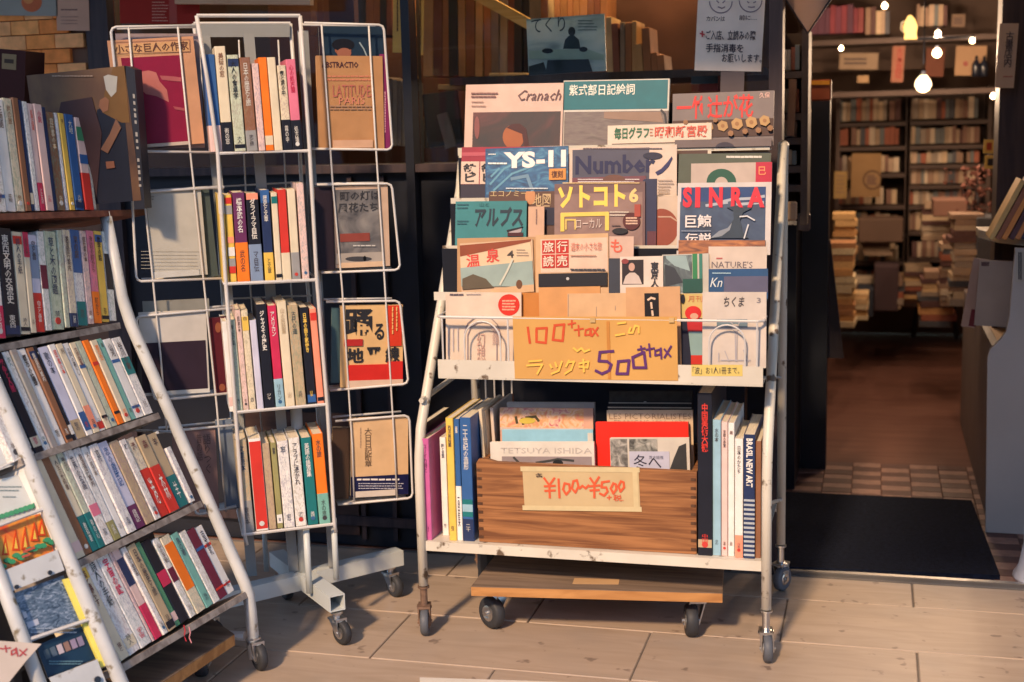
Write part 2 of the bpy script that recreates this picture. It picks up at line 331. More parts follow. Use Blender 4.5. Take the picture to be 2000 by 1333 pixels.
# ---------------------------------------------------------------- face-out covers
class Card:
    """A magazine, book or sheet seen from the front. Corners measured on the photo, real thickness behind."""
    def __init__(s, TL, TR, BL, plane, label, cat='magazine', name='magazine', th=.006, color=(.7,.66,.6), m=None, off=0, group=None, sheet=False, spine=None):
        p0, n = plane; color = deep(color)
        if off: plane = (p0 - n*off*(1 if n.dot(p0-CAM) > 0 else -1), n)
        a, b, c = on(*TL, plane), on(*TR, plane), on(*BL, plane); x = b-a
        z = a-c; xn = x.normalized(); z = z-xn*z.dot(xn)
        s.w, s.h = x.length, z.length; s.M = frame(a-z, x, z); s.Mi = s.M.inverted(); s.plane = (a, s.M.col[1].to_3d()); s.k = 1; s.th = th
        w, h = s.w, s.h
        if sheet:
            s.o = MB().box((0,0,0), (w, th, h)).build(name, m or M_PAPER, None, color, s.M)
        else:
            b_ = MB(); t = min(.0008, th*.2)     # cover folded round the pages, spine on the right
            b_.box((0,0,0), (w, t, h)); b_.box((0, th-t, 0), (w, th, h)); b_.box((w-t, t, 0), (w, th-t, h))
            s.o = b_.build(name, m or M_COVER, None, color, s.M)
            MB().box((.001, t+.0001, .0015), (w-t-.0002, th-t-.0001, h-.0012)).build('page_block', M_PAGES, s.o)
            if spine: MB().box((w, 0, 0), (w+.0005, th, h)).build('spine', M_COVER, s.o, spine)
        tag(s.o, label, cat, group)
    def loc(s, px, py):
        p = s.Mi @ on(px, py, s.plane); return p.x, p.z
    def box(s, x0, y0, x1, y1):
        a = s.loc(x0, y0); b = s.loc(x1, y0); c = s.loc(x0, y1); d = s.loc(x1, y1)
        X0, X1, Z1, Z0 = (a[0]+c[0])/2, (b[0]+d[0])/2, (a[1]+b[1])/2, (c[1]+d[1])/2
        return X0, Z0, X1, Z1
    def clip(s, X0, Z0, X1, Z1): return max(0, X0), max(0, Z0), min(s.w, X1), min(s.h, Z1)
    def yk(s): s.k += 1.4; return -.0003*s.k
    def rect(s, x0, y0, x1, y1, color=None, m=None, name='printed_panel'):
        X0, Z0, X1, Z1 = s.clip(*s.box(x0, y0, x1, y1)); y = s.yk()
        if X1-X0 < .0005 or Z1-Z0 < .0005: return s
        MB().box((X0, y, Z0), (X1, 0, Z1)).build(name, m or M_COVER, s.o, deep(color)); return s
    def poly(s, pts, color=None, m=None, name='printed_shape'):
        y = s.yk(); P = [s.loc(*p) for p in pts]; P = [(min(max(x, 0), s.w), min(max(z, 0), s.h)) for x, z in P]
        MB().prism(P, y, 0).build(name, m or M_COVER, s.o, deep(color)); return s
    def disc(s, cx, cy, rx, color, ry=None, m=None, name='printed_disc', n=24, a0=0, a1=2*PI):
        ry = ry or rx; return s.poly([(cx+rx*math.cos(a0+(a1-a0)*i/n), cy-ry*math.sin(a0+(a1-a0)*i/n)) for i in range(n)], color, m, name)
    def text(s, t, x0, y0, x1, y1, color, bold=.01, italic=0, vert=False, name='lettering', turn=False):
        y = s.yk()-.0003; text(t, s.o, s.box(x0, y0, x1, y1), color, y, name, bold, vert, italic, turn); return s
    def strokes(s, lines, wpx, color, name='handwriting', m=None):
        y = s.yk()-.0002; b = MB(); cnt = 0; ww = (Vector(s.loc(0, 0))-Vector(s.loc(wpx, 0))).length/2
        for ln in lines:
            P = [Vector(s.loc(*p)) for p in ln]
            for i in range(len(P)-1):
                d = (P[i+1]-P[i]); 
                if d.length < 1e-6: continue
                d.normalize(); nn = Vector((-d.y, d.x))*ww; e = d*ww*.7; q0 = P[i]-e; q1 = P[i+1]+e
                cnt += 1; yy = y-.000012*cnt
                b.add([(q0.x+nn.x, yy, q0.y+nn.y), (q1.x+nn.x, yy, q1.y+nn.y), (q1.x-nn.x, yy, q1.y-nn.y), (q0.x-nn.x, yy, q0.y-nn.y)], [(0,1,2,3)])
        b.build(name, m or M_INK, s.o, color); return s
    def lines(s, x0, y0, x1, y1, n, color, wpx=2, ragged=.3, name='small_print'):     # unreadable small print as broken strokes
        L = []
        for i in range(n):
            y = y0+(y1-y0)*(i+.5)/n; x = x0
            xe = x1-(x1-x0)*random.random()*ragged
            while x < xe:
                l = random.uniform(.6, 2.2)*wpx*1.5; L.append([(x, y+random.uniform(-.3,.3)), (min(x+l, xe), y)]); x += l+wpx*1.1
        return s.strokes(L, wpx, color, name)
    def vlines(s, x0, y0, x1, y1, n, color, wpx=2, name='small_print'):
        L = []
        for i in range(n):
            x = x0+(x1-x0)*(i+.5)/n; y = y0; ye = y1-(y1-y0)*random.random()*.3
            while y < ye:
                l = random.uniform(.6, 1.8)*wpx*1.5; L.append([(x+random.uniform(-.3,.3), y), (x, min(y+l, ye))]); y += l+wpx*1.1
        return s.strokes(L, wpx, color, name)
def caster(parent, top, contact, r, yaw, mfork=None, mwheel=None, wd=.018):
    """fork and plate reaching from the frame down to a wheel standing on the floor; positions in world space"""
    mfork = mfork or M_CHROME; mwheel = mwheel or M_RUBBER
    ax = Vector((math.cos(yaw), math.sin(yaw), 0)); c = Vector((contact[0], contact[1], contact[2]+r)); fw = Vector((-ax.y, ax.x, 0))
    b = MB(); tp = Vector(top); head = Vector((tp.x, tp.y, c.z+r*1.15))
    b.lathe(tp+Vector((0,0,-.002)), [(.013,0),(.013,-.004),(.008,-.006),(.008,head.z-tp.z+.004),(.016,head.z-tp.z+.002),(.017,head.z-tp.z-.004)], 12)
    for sgn in (-1, 1):
        o = ax*sgn*(wd/2+.003); t = .0015
        h0, h1 = head+fw*r*.55, head-fw*r*.55
        P = [h0+o, h1+o, c-fw*r*.2+o-Vector((0,0,r*.25)), c+fw*r*.2+o-Vector((0,0,r*.25))]
        vs = [p-ax*t for p in P]+[p+ax*t for p in P]
        b.add(vs, [(0,1,2,3),(7,6,5,4),(0,4,5,1),(1,5,6,2),(2,6,7,3),(3,7,4,0)])
    vs = [head+fw*r*.6*a+ax*(wd/2+.005)*s_+Vector((0,0,q)) for q in (-.004, .001) for a, s_ in ((1,1),(1,-1),(-1,-1),(-1,1))]
    b.add(vs, [(0,1,2,3),(7,6,5,4),(0,4,5,1),(1,5,6,2),(2,6,7,3),(3,7,4,0)])
    b.cyl(c-ax*(wd/2+.007), c+ax*(wd/2+.007), r*.16, 10)
    f = b.bw('caster', mfork, parent); 
    w_ = MB(); w_.lathe(c-ax*wd/2, [(r*.55,.001),(r*.86,0),(r*.97,wd*.16),(r,wd*.5),(r*.97,wd*.84),(r*.86,wd),(r*.55,wd-.001)], 22, ax)
    wh = w_.bw('wheel', mwheel, f, smooth=True)
    h_ = MB(); h_.lathe(c-ax*(wd/2+.0015), [(r*.4,0),(r*.5,.001),(r*.5,wd+.002),(r*.4,wd+.003)], 14, ax); h_.bw('hub', mfork, f)
    return f
# ================================================================ SETTING
def slab(name, M, a, b, mat_, parent=None, color=None, kind=None):
    o = MB().box(a, b).build(name, mat_, parent, color, M)
    if kind: o['kind'] = kind
    return o
I4 = Matrix.Identity(4)
YF = 3.20                      # shop front plane
# street and floors
m_street = mat('street_asphalt', (.07,.075,.085), .9, noise=.25, nscale=3)
MB().box((-40,-60,-.1), (40,1.2,-.012)).build('street', m_street)['kind'] = 'structure'
m_grout = mat('floor_grout', (.17,.15,.135), .9, noise=.2)
MB().box((-8,1.2,-.1), (8,YF-.01,-.004)).build('pavement', m_grout)['kind'] = 'structure'
pav = bpy.data.objects['pavement']
def tile_mat():
    m = bpy.data.materials.new('wood_look_porcelain'); m.use_nodes = True; N = m.node_tree.nodes; L = m.node_tree.links; b = N['Principled BSDF']
    tc = N.new('ShaderNodeTexCoord'); oi = N.new('ShaderNodeObjectInfo'); mu = N.new('ShaderNodeMath'); mu.operation = 'MULTIPLY'; mu.inputs[1].default_value = 40
    L.new(oi.outputs['Random'], mu.inputs[0]); cx = N.new('ShaderNodeCombineXYZ'); L.new(mu.outputs[0], cx.inputs[1]); L.new(mu.outputs[0], cx.inputs[2])
    ad = N.new('ShaderNodeVectorMath'); L.new(tc.outputs['Object'], ad.inputs[0]); L.new(cx.outputs[0], ad.inputs[1])
    mp = N.new('ShaderNodeMapping'); mp.inputs['Scale'].default_value = (5, 26, 5); L.new(ad.outputs[0], mp.inputs[0])
    nz = N.new('ShaderNodeTexNoise'); nz.inputs['Scale'].default_value = 1; nz.inputs['Detail'].default_value = 9; nz.inputs['Distortion'].default_value = 1.2; L.new(mp.outputs[0], nz.inputs['Vector'])
    rp = N.new('ShaderNodeValToRGB'); e = rp.color_ramp.elements; e[0].position = .25; e[1].position = .7; e[0].color = (.33,.25,.185,1); e[1].color = (.42,.325,.25,1)
    L.new(nz.outputs['Fac'], rp.inputs[0])
    n2 = N.new('ShaderNodeTexNoise'); n2.inputs['Scale'].default_value = 6; n2.inputs['Detail'].default_value = 6; L.new(ad.outputs[0], n2.inputs['Vector'])
    r2 = N.new('ShaderNodeMapRange'); r2.inputs['From Min'].default_value = .5; r2.inputs['From Max'].default_value = .75; r2.inputs['To Max'].default_value = .45; L.new(n2.outputs['Fac'], r2.inputs['Value'])
    mx = N.new('ShaderNodeMix'); mx.data_type = 'RGBA'; L.new(r2.outputs[0], mx.inputs[0]); L.new(rp.outputs[0], mx.inputs[6]); mx.inputs[7].default_value = (.30,.25,.21,1)
    n3 = N.new('ShaderNodeTexNoise'); n3.inputs['Scale'].default_value = 28; n3.inputs['Detail'].default_value = 2; L.new(ad.outputs[0], n3.inputs['Vector'])
    r3 = N.new('ShaderNodeMapRange'); r3.inputs['From Min'].default_value = .67; r3.inputs['From Max'].default_value = .73; r3.inputs['To Max'].default_value = .7; L.new(n3.outputs['Fac'], r3.inputs['Value'])
    mx2 = N.new('ShaderNodeMix'); mx2.data_type = 'RGBA'; L.new(r3.outputs[0], mx2.inputs[0]); L.new(mx.outputs[2], mx2.inputs[6]); mx2.inputs[7].default_value = (.14,.10,.08,1)
    L.new(mx2.outputs[2], b.inputs['Base Color']); b.inputs['Roughness'].default_value = .42; b.inputs['Specular IOR Level'].default_value = .4
    bp = N.new('ShaderNodeBump'); bp.inputs['Strength'].default_value = .3; bp.inputs['Distance'].default_value = .0015; L.new(nz.outputs['Fac'], bp.inputs['Height']); L.new(bp.outputs[0], b.inputs['Normal'])
    return m
m_tile = tile_mat(); TW, TH, J = .5555, .2625, .0016
tmesh = MB().bevbox((J,J,-.02), (TW-J,TH-J,0), .0018).mesh('floor_tile'); tmesh.materials.append(m_tile)
halfm = MB().bevbox((J,J,-.02), (TW-J,.160-J,0), .0018).mesh('floor_tile'); halfm.materials.append(m_tile)
for r in range(-3, 2):
    y0 = 2.745+TH*r; off = -.458 if r % 2 else -.182
    for c in range(-4, 4):
        x0 = off+TW*c
        if x0 > .6 or x0+TW < -2.2: continue
        if r == 1: y0 = 2.745+TH
        o = link('floor_tile', tmesh if r < 1 else halfm, None, pav); o.matrix_basis = Matrix.Translation((x0, y0, random.uniform(-.0006,.0006)))
MB().box((-.33,YF-.012,-.004), (1.2,YF+.004,.008)).build('door_threshold', M_CHROME)['kind'] = 'structure'
m_in = wood('shop_floorboards', (.12,.05,.038), (.16,.075,.055), 0, .55, 9, 14)
fl = MB().box((-3,YF+.005,-.1), (2.2,9.5,-.006)).build('shop_floor', m_in); fl['kind'] = 'structure'
m_chk = mat('checker_tile', None, .5, noise=.2, nscale=40, spec=.4)
cm = MB().bevbox((.0012,.0012,-.012), (.0848,.0508,0), .001).mesh('tile'); cm.materials.append(m_chk)
for i in range(10):
    for j in range(21):
        x0 = -.315+.086*i; y0 = YF+.012+.052*j
        if -.24 < x0 and x0+.086 < .26 and y0+.052 < 3.86: continue
        o = link('tile', cm, None, fl, (.26,.15,.12) if (i+j) % 2 else (.09,.04,.035)); o.matrix_basis = Matrix.Translation((x0, y0, random.uniform(-.001,.0005)))
m_mat = mat('ribbed_mat_fibre', (.007,.010,.021), .95, noise=.35, nscale=90, bump=.8, bscale=300, spec=.1)
M0 = frame(floor(1530,1118), floor(1955,1134)-floor(1530,1118), (0,0,1))
b = MB(); P = [floor(1526,1116), floor(1953,1133), floor(1897,985), floor(1530,968)]; b.add([(p.x,p.y,.0) for p in P]+[(p.x,p.y,.012) for p in P], [(0,1,2,3),(4,5,6,7),(0,1,5,4),(1,2,6,5),(2,3,7,6),(3,0,4,7)])
dm = b.build('doormat', m_mat); tag(dm, 'dark navy rubber-backed doormat lying just inside the shop doorway', 'doormat')
# room shell
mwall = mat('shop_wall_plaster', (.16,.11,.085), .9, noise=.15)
room = MB(); room.box((-3,7.0,0), (2.2,7.1,3)); room.box((1.25,YF+.2,0), (1.35,7.0,3)); room.box((-3.1,YF,0), (-3,7.1,3)); room.build('shop_wall', mwall)['kind'] = 'structure'
MB().box((-3.1,YF+.1,2.6), (2.2,7.1,2.7)).build('shop_ceiling', mwall)['kind'] = 'structure'
# facade: dark low wall and frames
fac = empty('shop_front', (-.8,YF,0), 'dark framed shop front with glazed display window behind the racks', 'shop front')
zsill = at(860,335,YF).z
def fbox(a, b_, name, m, color=None): return MB().box(a, b_).bw(name, m, fac, color)
xl = lambda px, y=YF: at(px, 300, y).x
fbox((-2.05,YF,0), (-.30,YF+.06,zsill), 'stall_riser', M_DARK)
fbox((-2.05,YF-.03,zsill), (-.30,YF+.10,zsill+.02), 'sill', M_DARKWOOD)
xm = at(801,100,YF).x
fbox((xm-.010,YF-.035,0), (xm+.012,YF+.045,2.6), 'mullion', M_DARK)
fbox((at(1508,100,YF).x-.005,YF-.03,0), (at(1530,100,YF).x,YF+.05,2.6), 'door_jamb', M_DARKWOOD)
fbox((-2.02,YF-.02,0), (-1.955,YF+.05,2.6), 'window_post', M_DARKWOOD)
for px in (709, 770):
    x = at(px,900,YF).x; fbox((x-.006,YF-.012,.02), (x+.006,YF-.001,zsill-.01), 'door_stile', M_DARKWOOD)
fbox((-2.05,YF-.022,.06), (-1.13,YF-.013,.085), 'bottom_rail', M_DARKWOOD)
x0 = at(625,1000,YF).x; x1 = at(709,1000,YF).x
fbox((x0-.2,YF-.010,.03), (x1-.008,YF-.002,.36), 'lower_panel', wood('dark_red_board', (.045,.022,.018), (.075,.04,.03), 0, .6))
MB().box((xm+.013,YF+.012,zsill+.021), (at(1507,100,YF).x-.006,YF+.018,2.3)).bw('window_pane', M_GLASS, fac)
MB().box((-1.954,YF+.012,zsill+.021), (xm-.011,YF+.018,2.3)).bw('window_pane', M_GLASS, fac)
fbox((-3.1,YF,2.3), (2.2,YF+.08,3.2), 'fascia', M_DARKWOOD)
fbox((.62,YF,0), (2.2,YF+.1,2.3), 'side_panel', M_DARKWOOD)
# unseen canopies added to cast the shade at left, doorway and upper window
m_cloth = mat('shade_cloth', (.45,.47,.50), .9, noise=.1)  # pale so the underside returns more light to the shaded shelves
aw = empty('shade_canopy', (-.5,YF,2.35), 'unseen cloth canopy added over the shop front to cast shade', 'shade_canopy')
def awn(x0, x1, y, z=2.38):
    b = MB(); b.add([(x0,YF-.001,z+.25),(x1,YF-.001,z+.25),(x1,y,z),(x0,y,z),(x0,YF-.001,z+.24),(x1,YF-.001,z+.24),(x1,y,z-.012),(x0,y,z-.012),(x0,y,z-.12),(x1,y,z-.12)],
        [(0,1,2,3),(4,5,6,7),(0,1,5,4),(1,2,6,5),(3,2,9,8),(3,0,4,7)]); return b.bw('shade_cloth', m_cloth, aw)
awn(-4.5, AWL, AWLY); awn(AWL+.001, AWR, AWMY); awn(AWR+.001, 3.5, AWRY)
MB().tube([(-4.5,YF-.02,2.6),(3.5,YF-.02,2.6)], .02).bw('canopy_bar', M_DARK, aw)
# far side of the street (seen only as reflections in the window)
mh = mat('far_house_wall', (.24,.27,.33), .9); mlf = mat('far_leaves', (.05,.08,.03), .9, noise=.4, nscale=4)
hs_ = empty('house', (0,-9,0), 'plain plastered house across the street', 'house')
MB().box((-30,-16,0),(30,-9,4.6)).bw('wall', mh, hs_)
for k in range(14):
    for zz_ in (1.2,): MB().box((-21+k*3,-8.995,zz_),(-19.6+k*3,-8.96,zz_+1.5)).bw('window', M_DARK, hs_)
for k, (x, r_) in enumerate(((-3.5,1.6),(1.2,1.9),(5.5,1.5))):
    tr = empty('tree', (x,-6.5,0), ['leafy street tree across the road, left one','leafy street tree across the road, middle one','leafy street tree across the road, right one'][k], 'tree', 'street trees across the road')
    MB().tube([(x,-6.5,0),(x+.1,-6.5,1.2),(x,-6.4,2.6)], .12, 8).bw('trunk', M_DARKWOOD, tr)
    q = MB()
    for i in range(1500):
        p = Vector((random.gauss(0,1),random.gauss(0,1),random.gauss(0,.8))); p = p/max(1,p.length)*r_*random.uniform(.6,1)+Vector((x,-6.4,3.2)); u = Vector((random.gauss(0,1),random.gauss(0,1),random.gauss(0,1))).normalized(); v = u.orthogonal().normalized()
        q.add([p+u*.13,p+v*.09,p-u*.13,p-v*.09],[(0,1,2,3)])
    q.bw('crown', mlf, tr)['kind'] = 'stuff'
# ---------------- brick pier with posters, top left
pier = empty('brick_wall', (-2.3,YF,0), 'orange brick wall with posters behind the left bookshelf', 'wall')
MB().box((-3.1,YF-.005,0), (-2.03,YF+.06,2.3)).bw('mortar_core', mat('brick_mortar', (.16,.09,.06), .95), pier)
mbr = mat('orange_brick_face', None, .85, noise=.2, nscale=30, bump=.4, bscale=80, spec=.2)
bw_, bh = .088, .0385
bmsh = MB().bevbox((.0012,0,.0012), (bw_-.0012,.014,bh-.0012), .0008).mesh('brick'); bmsh.materials.append(mbr)
for r in range(14):
    for c in range(7):
        x = -2.03-bw_*(c+1)-(bw_/2 if r % 2 else 0); z = 1.10+bh*r
        col = random.choice([(.90,.33,.09),(.82,.27,.07),(.92,.40,.13),(.76,.24,.06),(.88,.42,.17)])
        o = link('brick', bmsh, None, pier, col); o.matrix_parent_inverse = wm(pier).inverted(); o.matrix_basis = Matrix.Translation((x, YF-.017-random.uniform(0,.002), z))
c = Card((-60,-60),(110,-60),(-60,30), Yp(YF-.022), 'grey poster with an orange disc, pinned on the brick wall', 'poster', 'poster', .0012, (.42,.42,.38), sheet=True)
c.disc(62,4,20,(.62,.19,.06)); c.disc(56,-2,10,(.75,.35,.12))
c = Card((108,-40),(172,-40),(110,60), Yp(YF-.022), 'peach paper notice beside the grey poster on the brick wall', 'notice', 'paper_notice', .001, (.66,.44,.33), sheet=True)
c.lines(120,15,162,24,1,(.2,.1,.08),2.2).lines(120,30,162,50,3,(.35,.2,.15),1.4)
# red poster, purple banner and tan board above the revolving rack
c = Card((232,-60),(388,-60),(236,46), Yp(YF-.06), 'red poster hanging above the left wing of the revolving rack', 'poster', 'poster', .002, (.42,.05,.035), sheet=True)
c.rect(330,-60,345,46,(.46,.10,.07)).lines(298,2,330,44,7,(.6,.25,.18),1.6)
c = Card((340,-60),(606,-60),(342,8), Yp(YF-.10), 'tan wooden signboard hanging above the middle of the revolving rack', 'signboard', 'signboard', .02, (.58,.35,.20), m=wood('tan_board', (.52,.30,.17), (.64,.40,.25), 0), sheet=True)
# dark things hanging behind the revolving rack's right wing
MB().box((at(612,10,YF).x,YF+.10,1.12),(at(662,10,YF).x,YF+.13,1.7)).build('dark_red_curtain', mat('maroon_cloth', (.07,.02,.02), .9)); tag(bpy.data.objects['dark_red_curtain'], 'dark maroon curtain behind the glass above the revolving rack', 'curtain')
# ================================================================ shop interior
zin = YF
def ibook_mesh():
    b = MB(); b.bevbox((.02,.0,0), (.98,1,1), .02); return b.mesh('book')
IBM = ibook_mesh(); m_ib = mat('old_book_spine', None, .7, noise=.25, nscale=9, spec=.25); IBM.materials.append(m_ib)
ICN = ['tan','tan','brown','cream','dark brown','black','rust','grey','tan','tan','slate','brown']
IC = [(.34,.24,.16),(.42,.31,.21),(.25,.16,.11),(.50,.40,.29),(.20,.11,.08),(.10,.05,.045),(.30,.10,.06),(.08,.08,.09),(.46,.34,.22),(.38,.27,.19),(.14,.15,.15),(.28,.22,.17)]
def ibook(x, y, z, w_, d, h, label, group, col=None, parent=None, rot=0):
    o = link('book', IBM, None, parent, col or random.choice(IC)); o.matrix_basis = Matrix.Translation((x, y, z)) @ Matrix.Rotation(rot, 4, 'Y') @ Matrix.Diagonal((w_, d, h, 1))
    tag(o, label, 'book', group); return o
NI = [0]; STUFF = MB(); STUFFC = []
def irow(px0, px1, pyb, ph, Y, where, stuff=False, fill=1.0, wpx=(6,12), cols=None):
    A, B = at(px0, pyb, Y), at(px1, pyb, Y); T = at(px0, pyb-ph, Y); H = T.z-A.z; sc = (B.x-A.x)/(px1-px0); x = A.x; xe = A.x+(B.x-A.x)*fill; nn = 0
    while x < xe:
        w_ = random.uniform(*wpx)*sc; 
        if x+w_ > B.x: break
        h = H*random.uniform(.78, 1.0)
        if random.random() < .05: x += w_*.7; continue
        if stuff: STUFF.bevbox((x, Y+.01, A.z), (x+w_*.96, Y+.14, A.z+h), .001); STUFFC.append(tuple(min(.7, v*1.35) for v in random.choice(cols or IC)))
        else:
            ci = random.randrange(12); ibook(x, Y+random.uniform(0,.02), A.z, w_*.97, .14, h, f'dim {ICN[ci]} book, {ORD[nn]} from left {where}', f'books {where}', col=tuple(min(.7, v*1.35) for v in IC[ci])); nn += 1; NI[0] += 1
        x += w_
YB = 6.40
m_case = mat('bookcase_brown_wood', (.085,.055,.045), .6, noise=.2, nscale=8)
def bookcase(px0, px1, pys, ytop, ybot, Y, label, dep=.2):
    A = at(px0, ybot, Y); B = at(px1, ybot, Y); zt = at(px0, ytop, Y).z; z0 = max(0, A.z)
    t = .018; e = empty('bookcase', (A.x, Y, 0), label, 'bookcase')
    MB().box((A.x-t,Y-.005,z0),(A.x,Y+dep,zt)).bw('side_panel', m_case, e); MB().box((B.x,Y-.005,z0),(B.x+t,Y+dep,zt)).bw('side_panel', m_case, e)
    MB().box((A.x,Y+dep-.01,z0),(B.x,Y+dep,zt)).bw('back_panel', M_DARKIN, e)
    for py in pys:
        z = at((px0+px1)/2, py, Y).z; MB().box((A.x+.0005,Y,z-.018),(B.x-.0005,Y+dep-.011,z)).bw('shelf', m_case, e)
    return e
bookcase(1636,1762,[240,287,340,402,455,512,560], 178, 600, YB, 'tall brown bookcase at the back of the shop, left of the two')
bookcase(1772,1918,[236,284,322,362,402,452,505,560], 172, 600, YB, 'tall brown bookcase at the back of the shop, right of the two')
for nm, x0, x1, rows_ in (('left', 1637, 1761, [(238,46),(285,38),(338,34),(400,34),(453,38)]), ('right', 1773, 1917, [(234,42),(282,34),(320,24),(360,34),(400,28)])):
    for i, (yb, h) in enumerate(rows_): irow(x0, x1, yb, h, YB+.02, f'on the {ORD[i]} shelf of the {nm} back bookcase', stuff=i > 0)
irow(1637,1761,510,36,YB+.02,'',True); irow(1637,1761,558,34,YB+.02,'',True); irow(1773,1917,450,38,YB+.02,'',True); irow(1773,1917,503,36,YB+.02,'',True); irow(1773,1917,558,34,YB+.02,'',True)
# long lintel shelf across the room with framed things
e = empty('display_shelf', at(1630,178,YB-.35), 'long high shelf across the back with framed pictures on it', 'shelf')
for pya in (176, 72):
    z = at(1790,pya,YB-.35).z; MB().box((at(1560,pya,YB-.35).x,YB-.35,z-.022),(at(1960,pya,YB-.35).x,YB-.1,z)).bw('board', m_case, e)
MB().box((at(1560,100,YB).x,YB-.09,1.3),(at(1960,100,YB).x,YB-.08,2.5)).bw('backboard', mat('backboard_brown', (.10,.065,.05), .8), e)
YS = YB-.30
def itag(px0, py0, px1, py1, Y, label, cat, name, col, th=.015, m=None): return Card((px0,py0),(px1,py0),(px0,py1), Yp(Y), label, cat, name, th, col, m=m, sheet=True)
c = itag(1640,104,1716,136,YS,'long framed calligraphy card on the high back shelf','picture','framed_picture',(.35,.27,.20)); c.lines(1650,112,1700,128,2,(.08,.05,.04),3)
c = itag(1744,90,1768,161,YS,'narrow pale scroll with red writing on the high back shelf','scroll','hanging_scroll',(.42,.22,.16)); c.text('古本買取',1749,94,1763,155,(.35,.04,.03),vert=True)
c = itag(1810,94,1846,150,YS+.05,'brown framed panel behind the glowing bulb, high back shelf','picture','framed_picture',(.22,.10,.07))
c = itag(1868,90,1928,148,YS,'tan poster with dark bottles in front, high back shelf','poster','poster',(.42,.29,.19)); c.disc(1886,125,5,(.3,.06,.04))
c = itag(1860,28,1886,53,YS,'small framed certificate on the upper back shelf','picture','framed_picture',(.30,.22,.17)); c.lines(1864,34,1882,48,3,(.1,.06,.05),2)
c = itag(1675,148,1697,162,YS-.02,'small pale card leaning low on the high back shelf','card','card',(.45,.32,.2))
for k, px in enumerate((1906, 1921)):
    p = at(px,150,YS-.06); tag(MB().lathe(p, [(.016,0),(.018,.004),(.018,.05),(.006,.068),(.006,.085)], 12).build('bottle', mat('dark_bottle_glass',(.01,.012,.02),.15), smooth=True), ['dark glass bottle before the tan poster, the left one','dark glass bottle before the tan poster, the right one'][k], 'bottle', 'dark bottles on the high shelf')
for i in range(5): pass
irow(1575,1690,68,60,YS,'on the top back shelf, behind the hanging cloth', cols=[(.16,.03,.04),(.12,.03,.05),(.08,.03,.05),(.2,.05,.05)], wpx=(9,14), stuff=True)
irow(1690,1745,68,56,YS,'on the top back shelf, left of the jug sign', stuff=True)
irow(1790,1850,52,45,YS,'on the top back shelf, right of the jug sign', stuff=True)
# jug-shaped lit sign
p0 = Card((1762,30),(1792,30),(1762,77), Yp(YB-.9), 'yellow jug-shaped sign hanging among the lamps', 'sign', 'jug_sign', .012, (.75,.5,.14), sheet=True)
bpy.data.objects.remove(p0.o); JP = [(1766,77),(1791,77),(1790,66),(1792,52),(1787,38),(1780,30),(1774,31),(1769,40),(1764,52),(1767,66)]
b = MB().prism([p0.loc(*q) for q in JP], 0, .012); jug = b.build('jug_sign', emit_mat('jug_glow', (.9,.55,.16), .55), None, None, p0.M); tag(jug, 'yellow jug-shaped sign hanging among the lamps', 'sign')
b = MB(); b.tube([(*[p0.loc(*q)[0]], .006, p0.loc(*q)[1]) for q in ((1767,42),(1761,45),(1760,58),(1765,63))], .003, 6); b.build('handle', M_CREAM, jug)
# lamps: bulbs really seen glowing in the shop
def lamp(px, py, Y, r, power, label, col=(1.0,.68,.44), name='bare_bulb', e=2.2, cord=True):
    p = at(px, py, Y); r *= .55; root = empty(name, p, label, 'lamp', 'warm bulbs in the shop')
    MB().lathe(p-Vector((0,0,r)), [(r*.25,0),(r*.7,r*.25),(r*.98,r*.8),(r,r*1.1),(r*.8,r*1.6),(r*.35,r*2.1)], 14).bw('bulb', emit_mat('bulb_glow_'+str(px), (1.0,.74,.42), e), root, smooth=True)
    MB().lathe(p+Vector((0,0,r*1.05)), [(r*.3,0),(r*.3,.004),(r*.3,r*.5),(r*.1,r*.7)], 10).bw('socket', M_DARK, root)
    if name == 'globe_lamp': MB().tube([p+Vector((0,0,r*2.4)), Vector((p.x, p.y, 2.6))], .0025, 6).bw('cord', M_DARK, root)
    l = bpy.data.lights.new('bulb_light', 'POINT'); l.energy = power; l.color = col; l.shadow_soft_size = r*1.5
    lo = bpy.data.objects.new('bulb_light', l); COL.objects.link(lo); lo.parent = root; lo.location = (0, -r*2.5, -r*.4)
PW = LAMP
lamp(1728,12,5.6,.022,PW*1.0,'warm bulb left of the jug sign at top edge')
lamp(1832,66,5.7,.022,PW*.8,'upper of two warm bulbs right of the jug sign')
lamp(1830,104,5.2,.030,PW*1.6,'largest blurred warm bulb above the glass globe lamp',e=3)
lamp(1899,80,5.7,.018,PW*.6,'small bulb at right end of the lamp track')
lamp(1643,95,5.2,.016,PW*.8,'small white bulb left of the framed calligraphy')
lamp(1524,110,4.3,.012,PW*.35,'tiny white bulb beside the door jamb')
lamp(1530,82,5.4,.013,PW*.4,'small bulb just above the one by the door jamb')
lamp(1940,188,5.4,.020,PW*.9,'warm bulb under the scroll sign at far right')
lamp(1803,165,4.9,.052,PW*1.2,'round faceted glass globe lamp glowing over the bookcases',name='globe_lamp',e=1.1)
MB().tube([at(1770,78,5.65), at(1905,72,5.65)], .006).build('lamp_track', M_DARK); tag(bpy.data.objects['lamp_track'], 'thin dark lamp track holding the small bulbs', 'lamp track')
